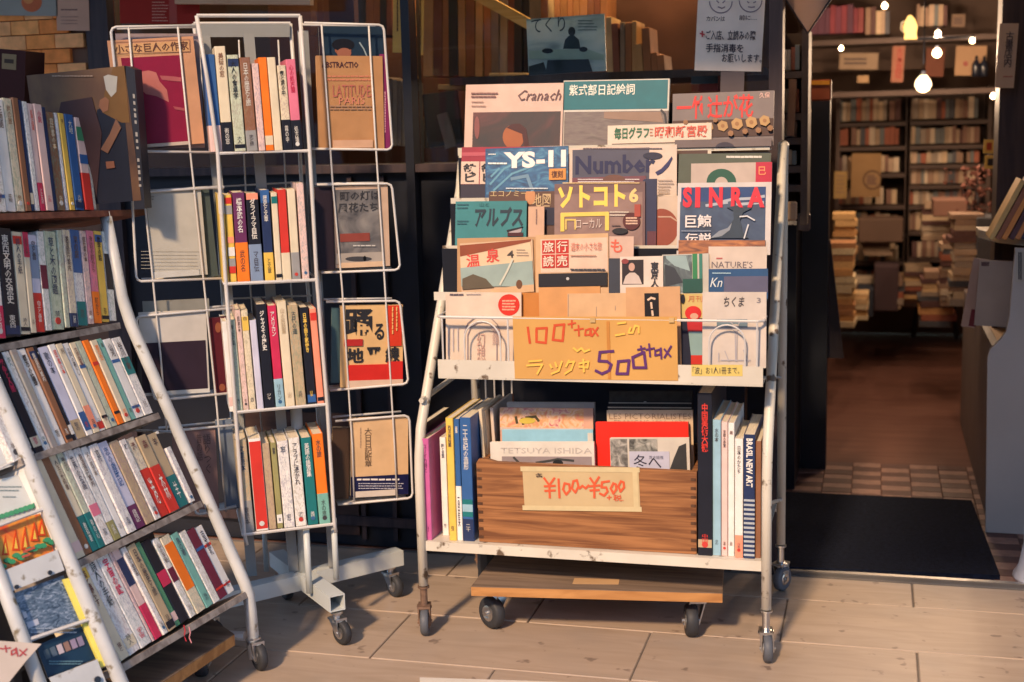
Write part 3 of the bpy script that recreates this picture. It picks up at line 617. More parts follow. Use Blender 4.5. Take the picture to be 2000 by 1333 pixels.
# lights inside the display window (shop lamps above the window shelves)
for k, (x, y, z, p) in enumerate(((-1.05,3.75,1.75,WLAMP),(-.55,3.75,1.75,WLAMP),(-1.6,3.8,1.8,WLAMP*.5))):
    root = empty('window_lamp', (x,y,z), ['warm spot lamp over the left window shelves','warm spot lamp over the middle window shelves','warm spot lamp behind the revolving rack window'][k], 'lamp', 'spot lamps inside the display window')
    MB().lathe((x,y,z+.01), [(.04,0),(.03,.05),(.012,.08),(.012,.6)], 12).bw('lamp_shade', M_DARK, root)
    l = bpy.data.lights.new('spot_light', 'POINT'); l.energy = p; l.color = (1,.6,.28); l.shadow_soft_size = .04; lo = bpy.data.objects.new('spot_light', l); COL.objects.link(lo); lo.parent = root; lo.location = (0,0,-.03)
# right side: scroll sign, dark post
c = Card((1953,46),(1990,46),(1952,172), Yp(4.0), 'pale vertical scroll sign on the dark post at right', 'sign', 'scroll_sign', .004, (.50,.40,.34), sheet=True)
c.text('古書店内', 1962,62,1978,132,(.05,.04,.05),vert=True).lines(1960,148,1980,152,1,(.3,.1,.08),1.5)
tag(MB().box((at(1952,200,4.05).x,4.05,0),(at(1952,200,4.05).x+.3,4.2,2.6)).build('door_post', M_DARKWOOD), 'dark wooden post at the right of the shop doorway', 'post')
# grey rounded cabinet at right
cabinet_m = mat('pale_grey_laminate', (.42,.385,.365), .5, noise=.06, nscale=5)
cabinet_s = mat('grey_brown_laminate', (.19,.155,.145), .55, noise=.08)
YC = floor(1925,1040).y; cab = empty('display_cabinet', floor(1925,1040), 'grey laminate display cabinet with rounded cut-outs right of doorway', 'cabinet')
cp = Card((1905,430),(2200,430),(1905,1043), Yp(YC), 'x', 'x', 'side_panel', .02, (.3,.3,.3), sheet=True); bpy.data.objects.remove(cp.o)
P = [(1925,1040),(1929,700),(1934,684),(1950,668),(1965,650),(1972,620),(1977,560),(1981,510),(1983,485),(2150,490),(2150,1052)]
b = MB().prism([cp.loc(*q) for q in P], 0, .02); o = b.build('front_panel', cabinet_m, None, None, cp.M)
o.parent = cab; o.matrix_parent_inverse = wm(cab).inverted()
cL = floor(1925,1040)
bk = 4.95
def zc(px, py, Y=YC): return at(px,py,Y).z
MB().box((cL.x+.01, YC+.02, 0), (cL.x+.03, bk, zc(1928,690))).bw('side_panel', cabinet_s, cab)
MB().box((cL.x+.031, YC+.02, zc(1928,690)-.012), (cL.x+.5, bk, zc(1928,690))).bw('shelf', wood('light_ply_shelf', (.55,.36,.2), (.68,.46,.27), 1), cab)
ztop = zc(1984,484)
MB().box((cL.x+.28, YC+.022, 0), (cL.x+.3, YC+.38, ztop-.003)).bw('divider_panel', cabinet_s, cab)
b = MB(); pts = [Vector((cL.x-.02, YC+.40)), Vector((cL.x-.02, YC+.30)), Vector((cL.x+.02, YC+.13)), Vector((cL.x+.10, YC+.01)), Vector((cL.x+.17, YC-.03)), Vector((cL.x+.6, YC-.03)), Vector((cL.x+.6, YC+.40))]
n = len(pts); b.add([(p.x,p.y,ztop) for p in pts]+[(p.x,p.y,ztop+.022) for p in pts], [tuple(range(n)), tuple(range(n,2*n))]+[(i,(i+1)%n,n+(i+1)%n,n+i) for i in range(n)])
b.bw('counter_top', mat('cream_counter_top', (.80,.66,.46), .45, noise=.06), cab)
c = Card((1985,490),(2000,490),(1985,552), Yp(YC-.003), 'narrow label strip with small black print on the cabinet edge', 'label', 'label_strip', .001, (.5,.47,.42), sheet=True); c.vlines(1988,494,1996,548,2,(.05,.05,.06),2)
# pamphlets in the cabinet
for k, (x0, y0, x1, y1, col, dy, lab) in enumerate(((1914,508,1990,636,(.44,.36,.31),.10,'large pale blank folder standing in the cabinet bay'),(1902,504,1930,640,(.50,.36,.30),.16,'pinkish folder with maroon foot behind the pale folder'))):
    c = Card((x0,y0),(x1,y0+4),(x0-6,y1), Yp(YC+dy), lab, 'folder', 'folder', .01, col, sheet=True)
    if k: c.rect(x0-8,y1-34,x1,y1,(.2,.03,.05))
    else: c.lines(1918,512,1934,520,2,(.1,.05,.05),3)
# leaning records on the counter
for k, (xb, xt, col, lab) in enumerate(((1932,1995,(.62,.40,.16),'tan leaning paperback, leftmost on the cream counter'),(1945,2010,(.30,.12,.07),'brown leaning paperback second along the cream counter'),(1957,2022,(.68,.27,.08),'orange leaning paperback third along the cream counter'),(1971,2036,(.10,.05,.06),'dark leaning book fourth along the cream counter'),(1983,2048,(.55,.22,.08),'rust leaning book fifth along the cream counter'),(1994,2058,(.04,.04,.07),'near black leaning book at the counter edge'))):
    A = on(xb,438+k, Yp(YC+.02)); T = on(xt,322, Yp(YC+.02)); Mx = frame((A.x,A.y,ztop+.018), (T-A).cross(Vector((0,1,0))), T-A) if False else None
    z = (T-A).normalized(); x = Vector((z.z,0,-z.x)); Mx = frame((A.x, A.y, ztop+.0225), x, z)
    tag(MB().bevbox((0,0,0),(.013,.12,(T-A).length),.001).build('book', M_COVER, None, col, Mx), lab, 'book', 'books leaning on the counter')
# clutter in the shop: stool, stacks, boxes, flowers
def stack(px, pyb, Y, n, wd, label, cols, tilt=0):
    p = at(px, pyb, Y); z = max(p.z, 0)
    for i in range(n):
        h = random.uniform(.016,.028); dx = random.uniform(-.008,.008); w_ = wd*random.uniform(.85,1)
        o = link('book', IBM, None, None, random.choice(cols)); o.matrix_basis = Matrix.Translation((p.x+dx-w_/2, Y+random.uniform(0,.02), z)) @ Matrix.Rotation(random.uniform(-.06,.06),4,'Z') @ Matrix.Diagonal((w_,.15,h,1))
        tag(o, (f'topmost book of the {label}' if i == n-1 else f'bottom book of the {label}' if i == 0 else f'{ORD[i]} book up in the {label}'), 'book', 'stacked books in the shop'); z += h+.0005
ST = [(.55,.34,.15),(.62,.42,.22),(.48,.25,.1),(.35,.17,.08),(.6,.48,.3)]
stack(1641,640,5.2,14,.11,'tall lamp-lit stack on the left of the aisle',ST)
stack(1650,500,5.5,7,.10,'stack raised on boxes at the left of the aisle',ST)
stack(1735,604,6.0,6,.13,'stack before the back bookcases',IC)
stack(1690,600,6.1,6,.12,'stack left of the dim storage box',IC)
stack(1830,640,5.4,10,.14,'stack under the dark stool',IC+ST)
stack(1865,600,5.3,12,.13,'stack right of the dark stool',IC)
stack(1828,470,5.9,7,.13,'stack leaning before the right bookcase',IC)
stack(1672,626,5.6,5,.11,'low stack left of the navy crate',ST)
stack(1790,585,6.1,7,.13,'stack between the bookcases and stool',IC+ST)
stack(1888,600,5.0,15,.12,'stack beside the cabinet',IC)
stack(1770,600,6.2,4,.12,'low stack on the floor by the right bookcase',IC)
stack(1712,500,6.15,4,.14,'pile on the brown cardboard box',IC)
for k, (x0,y0,x1,y1,Y,col,lab) in enumerate(((1676,428,1764,474,6.1,(.14,.085,.06),'brown cardboard box on a stand before the left bookcase'),(1706,520,1756,608,6.0,(.06,.035,.04),'dark storage box standing on the floor at back'),(1674,566,1706,620,5.9,(.025,.03,.045),'small navy crate on the floor left of the dark box'),(1655,306,1700,352,6.26,(.32,.20,.11),'tan paper bag printed with a ring on back bookcase'),(1904,425,1950,560,5.0,(.06,.06,.07),'dark case between cabinet and stacks'),(1822,390,1890,424,5.6,(.20,.10,.07),'small rust brown box on the stack by right bookcase'),(1516,395,1556,432,3.45,(.45,.28,.17),'orange-tan card leaning at the rack side of doorway'),(1556,418,1582,452,3.8,(.17,.12,.10),'brown card hanging on the dark screen'),(1575,155,1624,198,4.0,(.30,.09,.05),'red and yellow picture card high on the dark screen'))):
    A = at(x0,y1,Y); B = at(x1,y0,Y); o = MB().bevbox((A.x,Y,max(0,A.z)),(B.x,Y+(.2 if k < 6 and k != 3 else .03),B.z),.004).build(['box','storage_box','crate','paper_bag','case','box','card','card','picture_card'][k], M_COVER if k > 6 else mat('clutter%d'%k, col, .8), None, col)
    tag(o, lab, ['box','box','crate','bag','case','box','card','card','card'][k])
c = Card((1578,158),(1621,158),(1578,166), Yp(3.995), 'yellow strip heading on the red picture card', 'strip', 'card_strip', .002, (.75,.42,.1), sheet=True)
c = Card((1664,300),(1722,300),(1664,385), Yp(6.2), 'tan tote bag with a round face drawing before left bookcase', 'bag', 'tote_bag', .02, (.36,.24,.13), sheet=True)
c.disc(1704,352,19,(.14,.08,.05)).disc(1704,352,16,(.36,.24,.13)).lines(1694,342,1714,362,4,(.16,.09,.06),3)
c = Card((1630,335),(1655,335),(1630,388), Yp(6.1), 'small yellowish notice pinned left of the tote bag', 'notice', 'paper_notice', .004, (.38,.27,.13), sheet=True); c.lines(1634,340,1650,380,5,(.2,.12,.08),1.5)
for k, (x0,y0,x1,y1,lab) in enumerate(((1922,273,1942,300,'yellow framed card, upper on the right doorway wall'),(1924,304,1948,330,'yellow framed card, lower on the right doorway wall'))):
    c = itag(x0,y0,x1,y1,4.6,lab,'card','card',(.62,.45,.16),.006); c.rect(x0+5,y0+6,x1-5,y1-6,(.05,.04,.04) if k else (.4,.1,.05))
# stool
sp = floor(1832,655); st = empty('stool', sp, 'dark wooden stool standing right of the aisle', 'stool'); zs = at(1832,512,sp.y).z
MB().lathe((sp.x,sp.y,zs), [(.13,0),(.14,.008),(.14,.03),(.13,.036)], 18).bw('seat', M_DARK, st)
for a in range(4):
    q = Vector((math.cos(a*PI/2+.6), math.sin(a*PI/2+.6), 0)); MB().tube([sp+q*.09+Vector((0,0,zs)), sp+q*.15], .012, 8).bw('leg', M_DARK, st)
MB().tube([sp+Vector((math.cos(t),math.sin(t),0))*.115+Vector((0,0,zs*.45)) for t in [2*PI*i/14 for i in range(14)]], .007, 6, closed=True).bw('foot_ring', M_DARK, st)
# dried flowers
fp = at(1900,425,5.2); fv = empty('dried_flowers', fp, 'bunch of dusky pink dried flowers by the right bookcase', 'flowers')
MB().lathe(fp-Vector((0,0,.10)), [(.03,0),(.045,.03),(.03,.09),(.035,.11)], 14).bw('vase', mat('brown_stoneware',(.07,.04,.03),.5), fv, smooth=True)
b = MB()
for i in range(90):
    q = fp+Vector((random.gauss(0,.038), random.gauss(0,.04), random.uniform(-.0,.19))); s_ = random.uniform(.006,.014)
    u = Vector((random.gauss(0,1),random.gauss(0,1),random.gauss(0,1))).normalized(); v = u.cross(Vector((.2,.5,.8))).normalized()
    b.add([q+u*s_, q+v*s_, q-u*s_, q-v*s_, q+u.cross(v)*s_], [(0,1,4),(1,2,4),(2,3,4),(3,0,4),(0,1,2,3)])
b.bw('blossom', mat('dried_petals',(.20,.08,.06),.9), fv)['kind'] = 'stuff'
b = MB()
for i in range(12): b.tube([fp, fp+Vector((random.gauss(0,.03),random.gauss(0,.03),random.uniform(.06,.16)))], .0015, 5)
b.bw('stems', M_DARKWOOD, fv)
# left of the doorway inside: dark screen, shelf unit with books
sc_ = empty('folding_screen', floor(1560,905), 'tall dark screen standing inside left of the doorway', 'screen')
MB().box((at(1566,500,4.2).x,4.2,0),(at(1618,500,4.2).x,4.26,at(1600,168,4.2).z)).bw('screen_panel', M_DARK, sc_)
MB().box((-1.3,3.95,0),(at(1566,500,4.2).x-.002,4.24,at(1540,440,3.95).z)).bw('screen_base', M_DARK, sc_)
P = [at(1612,700,4.25), at(1648,700,4.25), at(1622,470,4.25), at(1612,470,4.25)]
b = MB(); b.add([p for p in P]+[p+Vector((0,.02,0)) for p in P], [(0,1,2,3),(7,6,5,4),(0,1,5,4),(1,2,6,5),(2,3,7,6),(3,0,4,7)]); b.bw('screen_foot', M_DARKWOOD, sc_)
bookcase(1524,1563,[140,222,270,325,362], 60, 440, 3.72, 'small brown shelf unit just left inside the doorway', .16)
for i, (yb,h) in enumerate(((138,50),(221,50),(269,38),(323,34))): irow(1527,1562,yb,h,3.73,f'on the {ORD[i]} shelf just left inside the doorway', wpx=(7,12), stuff=i > 1)
c = Card((1541,155),(1556,155),(1543,266), Yp(3.70), 'tall tan book standing before the doorway shelf unit', 'book', 'book', .015, (.34,.20,.13))
# books behind the display window
def wbook(px0, px1, pyt, pyb, Y, col, label, lean=0, dep=.14, grp='books standing behind the window glass'):
    A = at(px0,pyb,Y); B = at(px1,pyb,Y); T = at(px0+lean,pyt,Y); z = (T-A); x = B-A; Mx = frame(A, x-z*x.dot(z)/z.dot(z), z)
    o = MB().bevbox((0,0,0),(x.length*.97,dep,z.length),.0015).build('book', m_ib, None, col, Mx); tag(o, label, 'book', grp); return o
WC = [(.45,.20,.08),(.55,.32,.14),(.30,.12,.06),(.38,.16,.07),(.62,.42,.22),(.22,.08,.05),(.05,.04,.04),(.5,.27,.12),(.40,.30,.2),(.28,.20,.14)]
x = 826
nb_ = 0
WN = ['rust','tan','dark brown','brown','pale tan','maroon','black','amber','grey tan','brown']
while x < 1024:
    w_ = random.uniform(10,21); t_ = random.uniform(6,50); ci = random.randrange(10); nb_ += 1
    wbook(x, x+w_, t_-70, 150, 3.72, WC[ci], f'tall {WN[ci]} book behind glass, {ORD[nb_-1]} right of the mullion', lean=random.uniform(-3,2)); x += w_+random.choice((0,0,0,3))
x = 1186; nb_ = 0
while x < 1290:
    w_ = random.uniform(9,16); ci = random.randrange(10); nb_ += 1; wbook(x, x+w_, random.uniform(10,60)+ (x-1186)*.5, 150, 3.72, WC[ci], f'{WN[ci]} book behind glass, {ORD[nb_-1]} right of the blue magazine', lean=random.uniform(-6,0), grp='books right of the blue magazine in the window'); x += w_
x = 1040; nb_ = 0
while x < 1180:
    w_ = random.uniform(9,16); ci = random.randrange(6); nb_ += 1; wbook(x, x+w_, random.uniform(-80,-20), 60, 3.85, WC[ci], f'{WN[ci]} book showing above the blue magazine, {ORD[nb_-1]} from left', grp='books above the blue magazine in the window'); x += w_
x = 606; nb_ = 0
while x < 762:
    w_ = random.uniform(11,18); nb_ += 1; ci = random.choice((2,5,3,6)); wbook(x, x+w_, random.uniform(-80,-30), 70, 3.8, WC[ci], f'{WN[ci]} book behind glass above the right wing, {ORD[nb_-1]} from left', grp='books behind glass above the revolving rack'); x += w_
zz = at(1000,152,3.6).z
tag(MB().box((xm+.02,3.45,zz-.02),(at(1500,150,3.6).x,4.0,zz)).build('window_shelf', M_DARKWOOD), 'dark wooden shelf board inside the display window', 'shelf')
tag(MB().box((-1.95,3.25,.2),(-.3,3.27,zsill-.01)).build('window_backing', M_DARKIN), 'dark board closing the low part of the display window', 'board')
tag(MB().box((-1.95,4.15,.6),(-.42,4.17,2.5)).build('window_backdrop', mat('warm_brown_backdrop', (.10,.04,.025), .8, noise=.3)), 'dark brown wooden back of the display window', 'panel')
# diagonal yellow beam
A = at(885,-22,3.6); B = at(1030,58,3.6); b = MB(); u = (B-A).normalized(); b.box((0,0,0),((B-A).length,.03,.028), frame(A,(B-A),Vector((0,0,1))))
tag(b.build('wooden_batten', wood('yellow_batten',(.62,.36,.10),(.8,.52,.2),0)), 'yellowish wooden batten slanting down behind the window glass', 'batten')
# yellowed paper notices by the mullion
for k, (x0,y0,x1,y1,lab) in enumerate(((768,-40,794,103,'lit yellowed notice left of the window mullion'),(807,-40,828,108,'lit yellowed notice right of the window mullion'))):
    c = Card((x0,y0),(x1,y0),(x0+3,y1), Yp(3.32), lab, 'notice', 'paper_notice', .002, (.85,.62,.26), sheet=True); c.vlines(x0+4,y0,x1-4,y1-8,2,(.15,.08,.04),2.4)
# display books below, behind glass left
wbook(836,905,185,288,3.45,(.05,.045,.045),'dark open book standing behind glass by the mullion',lean=-12,dep=.02,grp=None)
wbook(870,892,225,292,3.43,(.20,.16,.15),'grey book leaning against the dark open book',lean=-18,dep=.012,grp=None)
wbook(855,905,165,176,3.5,(.6,.4,.18),'tan book lying flat on top behind the glass',dep=.15,grp=None)
wbook(905,950,153,160,3.5,(.7,.45,.18),'yellow-edged book lying flat above the white cover',dep=.15,grp=None)
wbook(955,1032,143,150,3.5,(.66,.42,.18),'yellow paper lying flat left of the blue magazine',dep=.15,grp=None)
for k in range(6): wbook(740+k*9, 749+k*9, 150+k*2, 286, 3.4, [(.14,.10,.09),(.20,.15,.12)][k%2], f'dim grey book behind glass, {ORD[k]} of six left of the mullion', grp='dim books left of the mullion')
for k in range(5): wbook(812+k*6, 818+k*6, 228, 290, 3.5, [(.34,.22,.12),(.22,.14,.09)][k%2], f'small brown book behind glass, {ORD[k]} of five right of the mullion', grp='small books right of the mullion')
# hanging cloth at top of doorway
c = Card((1520,-60),(1640,-60),(1522,60), Yp(3.3), 'x', 'x', 'x', .004, (.5,.5,.5), sheet=True); bpy.data.objects.remove(c.o)
b = MB().prism([c.loc(*q) for q in ((1526,-40),(1645,-40),(1622,0),(1578,66),(1534,0))], 0, .003); o = b.build('hanging_cloth', mat('beige_linen', (.55,.33,.23), .9, noise=.1, bump=.4), None, None, c.M); tag(o, 'beige cloth hanging to a point over the doorway corner', 'cloth')
b = MB().tube([(c.loc(*q)[0], -.003, c.loc(*q)[1]) for q in ((1534,0),(1578,66),(1622,0))], .003, 6); b.build('hem', M_DARKWOOD, o)
# blue magazine and handwritten notice on the window
m_sky = photo('cover_photo_sky', [(.22,.32,.36),(.42,.55,.58),(.55,.64,.64)], 9, .6, (1,1,3))
c = Card((1028,38),(1180,27),(1032,148), Yp(YF+.05), 'pale blue magazine with seated musician, standing inside window glass', 'magazine', 'magazine', .006, (.30,.40,.44))
c.rect(1028,36,1182,150,m=m_sky,name='cover_photo').text('てくり',1038,34,1104,64,(.02,.05,.09),bold=.0).lines(1130,38,1168,62,4,(.05,.1,.14),1.4)
c.disc(1117,62,7,(.03,.04,.06),9).poly([(1100,96),(1104,78),(1112,70),(1122,70),(1131,78),(1134,96)],(.02,.045,.06)).poly([(1034,100),(1080,97),(1150,97),(1180,108),(1180,118),(1034,116)],(.42,.55,.50)).disc(1070,100,11,(.03,.04,.06),5).disc(1140,97,8,(.03,.04,.06),5)
c.poly([(1070,118),(1150,116),(1158,148),(1066,150)],(.035,.05,.07)).poly([(1034,130),(1062,122),(1070,150),(1034,150)],(.05,.07,.09))
c = Card((1366,-60),(1498,-60),(1363,138), Yp(YF-.004), 'handwritten white notice with face drawings taped on window glass', 'notice', 'paper_notice', .001, (.92,.80,.70), sheet=True)
for cx_, cy_ in ((1408,4),(1466,2)): c.strokes([[(cx_+22*math.cos(a),cy_-22*math.sin(a)*1.0) for a in [PI+PI*i/12 for i in range(13)]]],1.6,(.28,.20,.22))
c.strokes([[(1400,2),(1404,6)],[(1412,6),(1416,2)],[(1403,14),(1410,17),(1416,14)],[(1460,4),(1463,6)],[(1472,6),(1476,4)],[(1462,14),(1468,15),(1474,14)]],1.6,(.3,.2,.22))
c.text('カバンは',1380,32,1416,42,(.1,.07,.08)).text('前に…',1444,30,1478,40,(.1,.07,.08))
c.text('ご入店、立読みの際',1379,60,1476,79,(.04,.03,.05),.012).text('手指消毒を',1379,86,1452,103,(.04,.03,.05),.012).text('お願いします。',1410,106,1488,123,(.04,.03,.05),.012)
c.strokes([[(1372,62),(1372,72)],[(1368,66),(1376,68)]],2.2,(.5,.05,.05))
c = Card((1408,140),(1454,140),(1408,192), Yp(YF-.02), 'plain grey strip hanging under the handwritten notice', 'strip', 'grey_strip', .004, (.24,.20,.20), sheet=True)
c = Card((1350,150),(1402,148),(1350,180), Yp(YF+.06), 'dark red and navy box behind glass under the notice', 'box', 'box', .05, (.22,.05,.05), sheet=True); c.rect(1350,146,1404,164,(.05,.07,.10))
# ================================================================ CENTRE MAGAZINE RACK
YL = floor(828,1236).y                 # plane of the front legs
zP = lambda py, px=1180: at(px, py, YL).z
rk = empty('magazine_rack', floor(1165,1250), 'cream enamel magazine rack on castors in front of the shop window', 'magazine rack')
XL, XR = at(824,1062,YL).x, at(1497,1092,YL).x
YR = floor(1517,1147).y - .01
zb = .11; zk = at(812,895,YL).z; ztopL = 1.045
def side(x):
    return [(x,YL,zb),(x,YL,zk-.04),(x,YL+.004,zk),(x,YL+.02,zk+.06),(x,YR-.075,ztopL-.09),(x,YR-.055,ztopL-.035),(x,YR-.035,ztopL-.008),(x,YR-.02,ztopL-.005),(x,YR-.005,ztopL-.03),(x,YR,ztopL-.08),(x,YR,zb)]
for x in (XL, XR):
    MB().tube(side(x), .0105, 10).bw('side_tube', M_CREAM, rk, smooth=True)
    MB().tube([(x,YL+.008,.33),(x,YR-.008,.22)], .004, 6).bw('brace', M_CREAM, rk)
for k, (x, y, yaw) in enumerate(((XL,YL,.25),(XR,YL,.15),(XL,YR,.4),(XR,YR,-.5))):
    caster(rk, (x,y,zb), (x+.004,y-.01,0), .030, yaw, M_RUST if x == XL else M_CHROME, M_GREYRUB)
# bottom shelf
zs1 = (at(1165,1077,YL).z)
b = MB(); b.box((XL+.010,YL+.002,zs1-.002),(XR-.010,YR-.011,zs1)); b.box((XL+.010,YL-.003,zs1-.021),(XR-.010,YL+.0018,zs1+.0005)); b.box((XL+.010,YR-.011,zs1-.02),(XR-.010,YR-.009,zs1+.0))
b.bw('bottom_shelf', M_CREAM, rk)
for i in range(9):
    xx = XL+.03+i*.022
    if i < 4: MB().tube([(xx,YR-.012,zs1),(xx,YR-.012,zs1+.32)], .002, 6).bw('back_wire', M_WIRE, rk)
MB().tube([(XL,YR-.01,zs1+.30),(XR,YR-.01,zs1+.30)], .003, 6).bw('back_rail', M_WIRE, rk)
MB().tube([(XL,YL+.03,zs1+.305),(XL+.001,YR-.01,zs1+.32)], .006, 6).bw('side_rail', M_CREAM, rk)
# pocket tiers
NT = 5; zt = [zP(300), zP(408)+.0, zP(505), zP(595), zP(716)]; 
yt = [YL+.30, YL+.235, YL+.165, YL+.095, YL+.024]
LEANS = [.16,.16,.16,.16,.10]
def tier(i):
    l = LEANS[i]; n = Vector((0, math.cos(l), -math.sin(l))); return (Vector((0, yt[i], zt[i])), n)
for i in range(NT-1):
    b = MB(); b.box((XL+.02,yt[i]-.012,zt[i]-.006),(XR-.02,yt[i]+.035,zt[i]-.004)); b.box((XL+.02,yt[i]-.0135,zt[i]-.006),(XR-.02,yt[i]-.0125,zt[i]+.012)); b.bw('tray', M_CREAM, rk)
    MB().box((XL+.02,yt[i]+.052,zt[i]-.0),(XR-.02,yt[i]+.054,zt[i]+.10)).bw('backing_panel', M_DARK, rk)
zl0, zl1 = zP(741), zP(706); xa, xb_ = at(862,720,YL).x, at(1492,720,YL).x
b = MB(); b.box((xa,YL-.022,zl0),(xb_,YL-.020,zl1)); b.box((xa,YL-.0199,zl0),(xb_,YL+.06,zl0+.003)); b.box((xa,YL-.0215,zl0-.003),(xb_,YL-.0195,zl0-.0002)); b.bw('front_tray', M_CREAM, rk)
zr = zP(621); yr = YL-.021
MB().tube([(xa-.002,YL+.05,zr),(xa,yr+.01,zr),(xa+.01,yr,zr),(xb_-.01,yr,zr),(xb_,yr+.01,zr),(xb_,YL+.05,zr)], .0026, 6).bw('front_rail', M_WIRE, rk)
for x in (xa+.012, xb_-.012, at(1001,650,YL).x-.004):
    MB().tube([(x,yr,zr),(x,yr,zl1)], .002, 6).bw('rail_post', M_WIRE, rk)
for (x0, x1) in ((908,978),(1385,1455)):
    a, c_ = at(x0,700,yr).x, at(x1,700,yr).x; m_ = (a+c_)/2; r_ = (c_-a)/2; h_ = zr-.008-r_
    MB().tube([(a,yr,zl1)]+[(m_-r_*math.cos(t),yr,h_+r_*math.sin(t)) for t in [PI*i/12 for i in range(13)]]+[(c_,yr,zl1)], .0018, 6).bw('hoop_wire', M_WIRE, rk)
def mag(i, x0, y0, x1, label, col, k=0, s=-.02, yb=None, cat='magazine', name='magazine', th=.005, m=None, sheet=False, spine=None, dx=0):
    """magazine standing in tier i; its foot is on the tray unless yb says where it shows"""
    pl = tier(i); xm_ = (x0+x1)/2
    if yb is None:
        pf = on(xm_, y0+150, pl)            # find photo row of the tray
        lo, hi = y0, y0+500
        for _ in range(30):
            mid = (lo+hi)/2
            if on(xm_, mid, pl).z > zt[i]: lo = mid
            else: hi = mid
        yb = hi
    return Card((x0,y0),(x1,y0+s*(x1-x0)),(x0+dx,yb), pl, label, cat, name, th, col, off=.006*k, m=m, sheet=sheet, spine=spine)
W_ = (.66,.64,.62); KK = (.02,.02,.03)
def art(*cols, sc=9, st=(1,1,1), d=1.2): return photo('cover_art_%d' % random.randint(0,9999), [deep(q) for q in cols], sc*1.8, d, st, .35, 9)
# tier 0
c = mag(0,910,166,1101,'white art book cover lettered Cranach with dark painting below',(.66,.50,.44),1,cat='art book',name='art_book',th=.012)
c.rect(923,219,1094,310,m=art((.02,.014,.03),(.06,.02,.03),(.16,.04,.05),sc=6),name='painting').disc(1003,268,21,(.42,.16,.07),24).disc(925+7,250,5,(.30,.12,.12),22)
c.poly([(990,250),(1000,243),(1016,242),(1028,252),(1035,310),(1025,310),(1020,262)],(.10,.025,.03))
c.text('Cranach',1012,176,1097,197,(.12,.06,.07),.004,italic=.35).lines(922,180,980,193,2,(.2,.1,.1),2.6,.2).lines(922,196,950,212,2,(.3,.18,.16),1.4)
c = mag(0,1101,158,1308,'teal cover with white Japanese title above a grey picture',(.62,.60,.56),0,cat='art book',name='art_book',th=.012)
c.rect(1101,158,1304,214,(.02,.20,.24)).rect(1101,218,1304,330,m=art((.16,.13,.13),(.22,.18,.18),(.25,.22,.2),sc=14,st=(1,1,6)),name='painting')
c.text('紫式部日記絵詞',1112,165,1240,187,(.72,.74,.68),.012).poly([(1180,219),(1290,219),(1296,240),(1240,236),(1180,232)],(.34,.24,.19)).strokes([[(1292,216),(1299,224),(1301,240)]],3,(.03,.03,.04))
c = mag(0,1314,184,1512,'grey cover with red brush title and honeycomb pattern band',(.25,.21,.21),1,s=-.035)
c.text('一竹辻が花',1322,186,1472,232,(.62,.035,.035),.02).text('久保',1483,181,1504,192,(.7,.45,.4)).rect(1314,234,1512,268,(.10,.045,.035),name='pattern_band')
for i_, q in enumerate(((1325,259,9),(1354,254,11),(1384,249,10),(1412,247,11),(1440,243,12),(1468,240,12),(1494,237,11),(1340,240,5),(1398,236,5),(1428,262,6),(1456,258,6),(1482,256,6),(1505,252,6))):
    c.poly([(q[0]+q[2]*math.cos(a*PI/3+.3), q[1]+q[2]*math.sin(a*PI/3+.3)) for a in range(6)], (.50,.33,.16) if q[2] > 8 else (.34,.19,.10)).disc(q[0],q[1],q[2]*.35,(.36,.20,.09),n=10)
c = mag(0,1187,246,1390,'white graph magazine with green and red Japanese title line',(.68,.60,.52),2,s=-.03,yb=340)
c.rect(1195,279,1382,340,(.12,.06,.05)).text('毎日グラフ',1200,249,1268,272,(.03,.13,.07),.03).text('昭和新宮殿',1279,246,1382,269,(.55,.10,.07),.02).lines(1270,250,1276,268,3,(.5,.2,.12),1.5)
c = mag(0,1318,274,1507,'plain grey cover showing a dark arc under the honeycomb magazine',(.20,.16,.165),3,s=-.02); c.disc(1416,290,19,(.05,.04,.08),12)
# tier 1
c = mag(1,902,288,1098,'magenta magazine with boxed black characters behind the blue YS-11 one',(.38,.05,.09),0,s=-.01)
c.rect(902,298,948,305,(.52,.14,.18)).rect(900,316,936,360,(.66,.54,.46)).rect(938,316,960,360,(.66,.54,.46)).text('鉄\nピ',905,320,931,356,KK,.03).text('鉄\nピ',940,320,966,356,KK,.03).rect(900,361,960,420,(.06,.05,.08))
c = mag(1,948,291,1110,'blue aircraft magazine lettered YS-11 in its plastic sleeve',(.025,.13,.28),1,s=-.035)
c.rect(950,290,1110,420,m=art((.015,.07,.17),(.03,.16,.32),(.10,.30,.45),sc=11,st=(1,1,2),d=2.5),name='cover_photo')
c.strokes([[(958,360),(985,330),(1030,308)],[(965,372),(1000,340),(1060,318)],[(960,345),(975,330)]],3,(.12,.30,.42)).strokes([[(1000,350),(1030,344),(1040,372)]],5,(.14,.25,.36))
c.text('YS',984,297,1046,329,(.80,.74,.72),.05).text('-11',1048,294,1106,327,(.80,.74,.72),.05).lines(955,300,972,304,1,(.7,.75,.75),1.4).lines(955,318,990,322,1,(.7,.75,.75),2.4,.1)
c.rect(1073,330,1106,352,(.62,.32,.10)).text('復刻',1078,334,1100,348,(.10,.03,.02),.02).lines(990,366,1076,372,1,(.5,.55,.6),2)
c = mag(1,1112,290,1322,'white sports magazine lettered Number with a navy swoosh',(.66,.55,.48),0,s=-.035)
c.rect(1118,291,1268,420,(.12,.12,.17),name='plastic_sleeve').text('Number',1124,303,1280,340,(.012,.016,.07),.03).lines(1140,289,1300,293,1,(.1,.08,.1),2,.05)
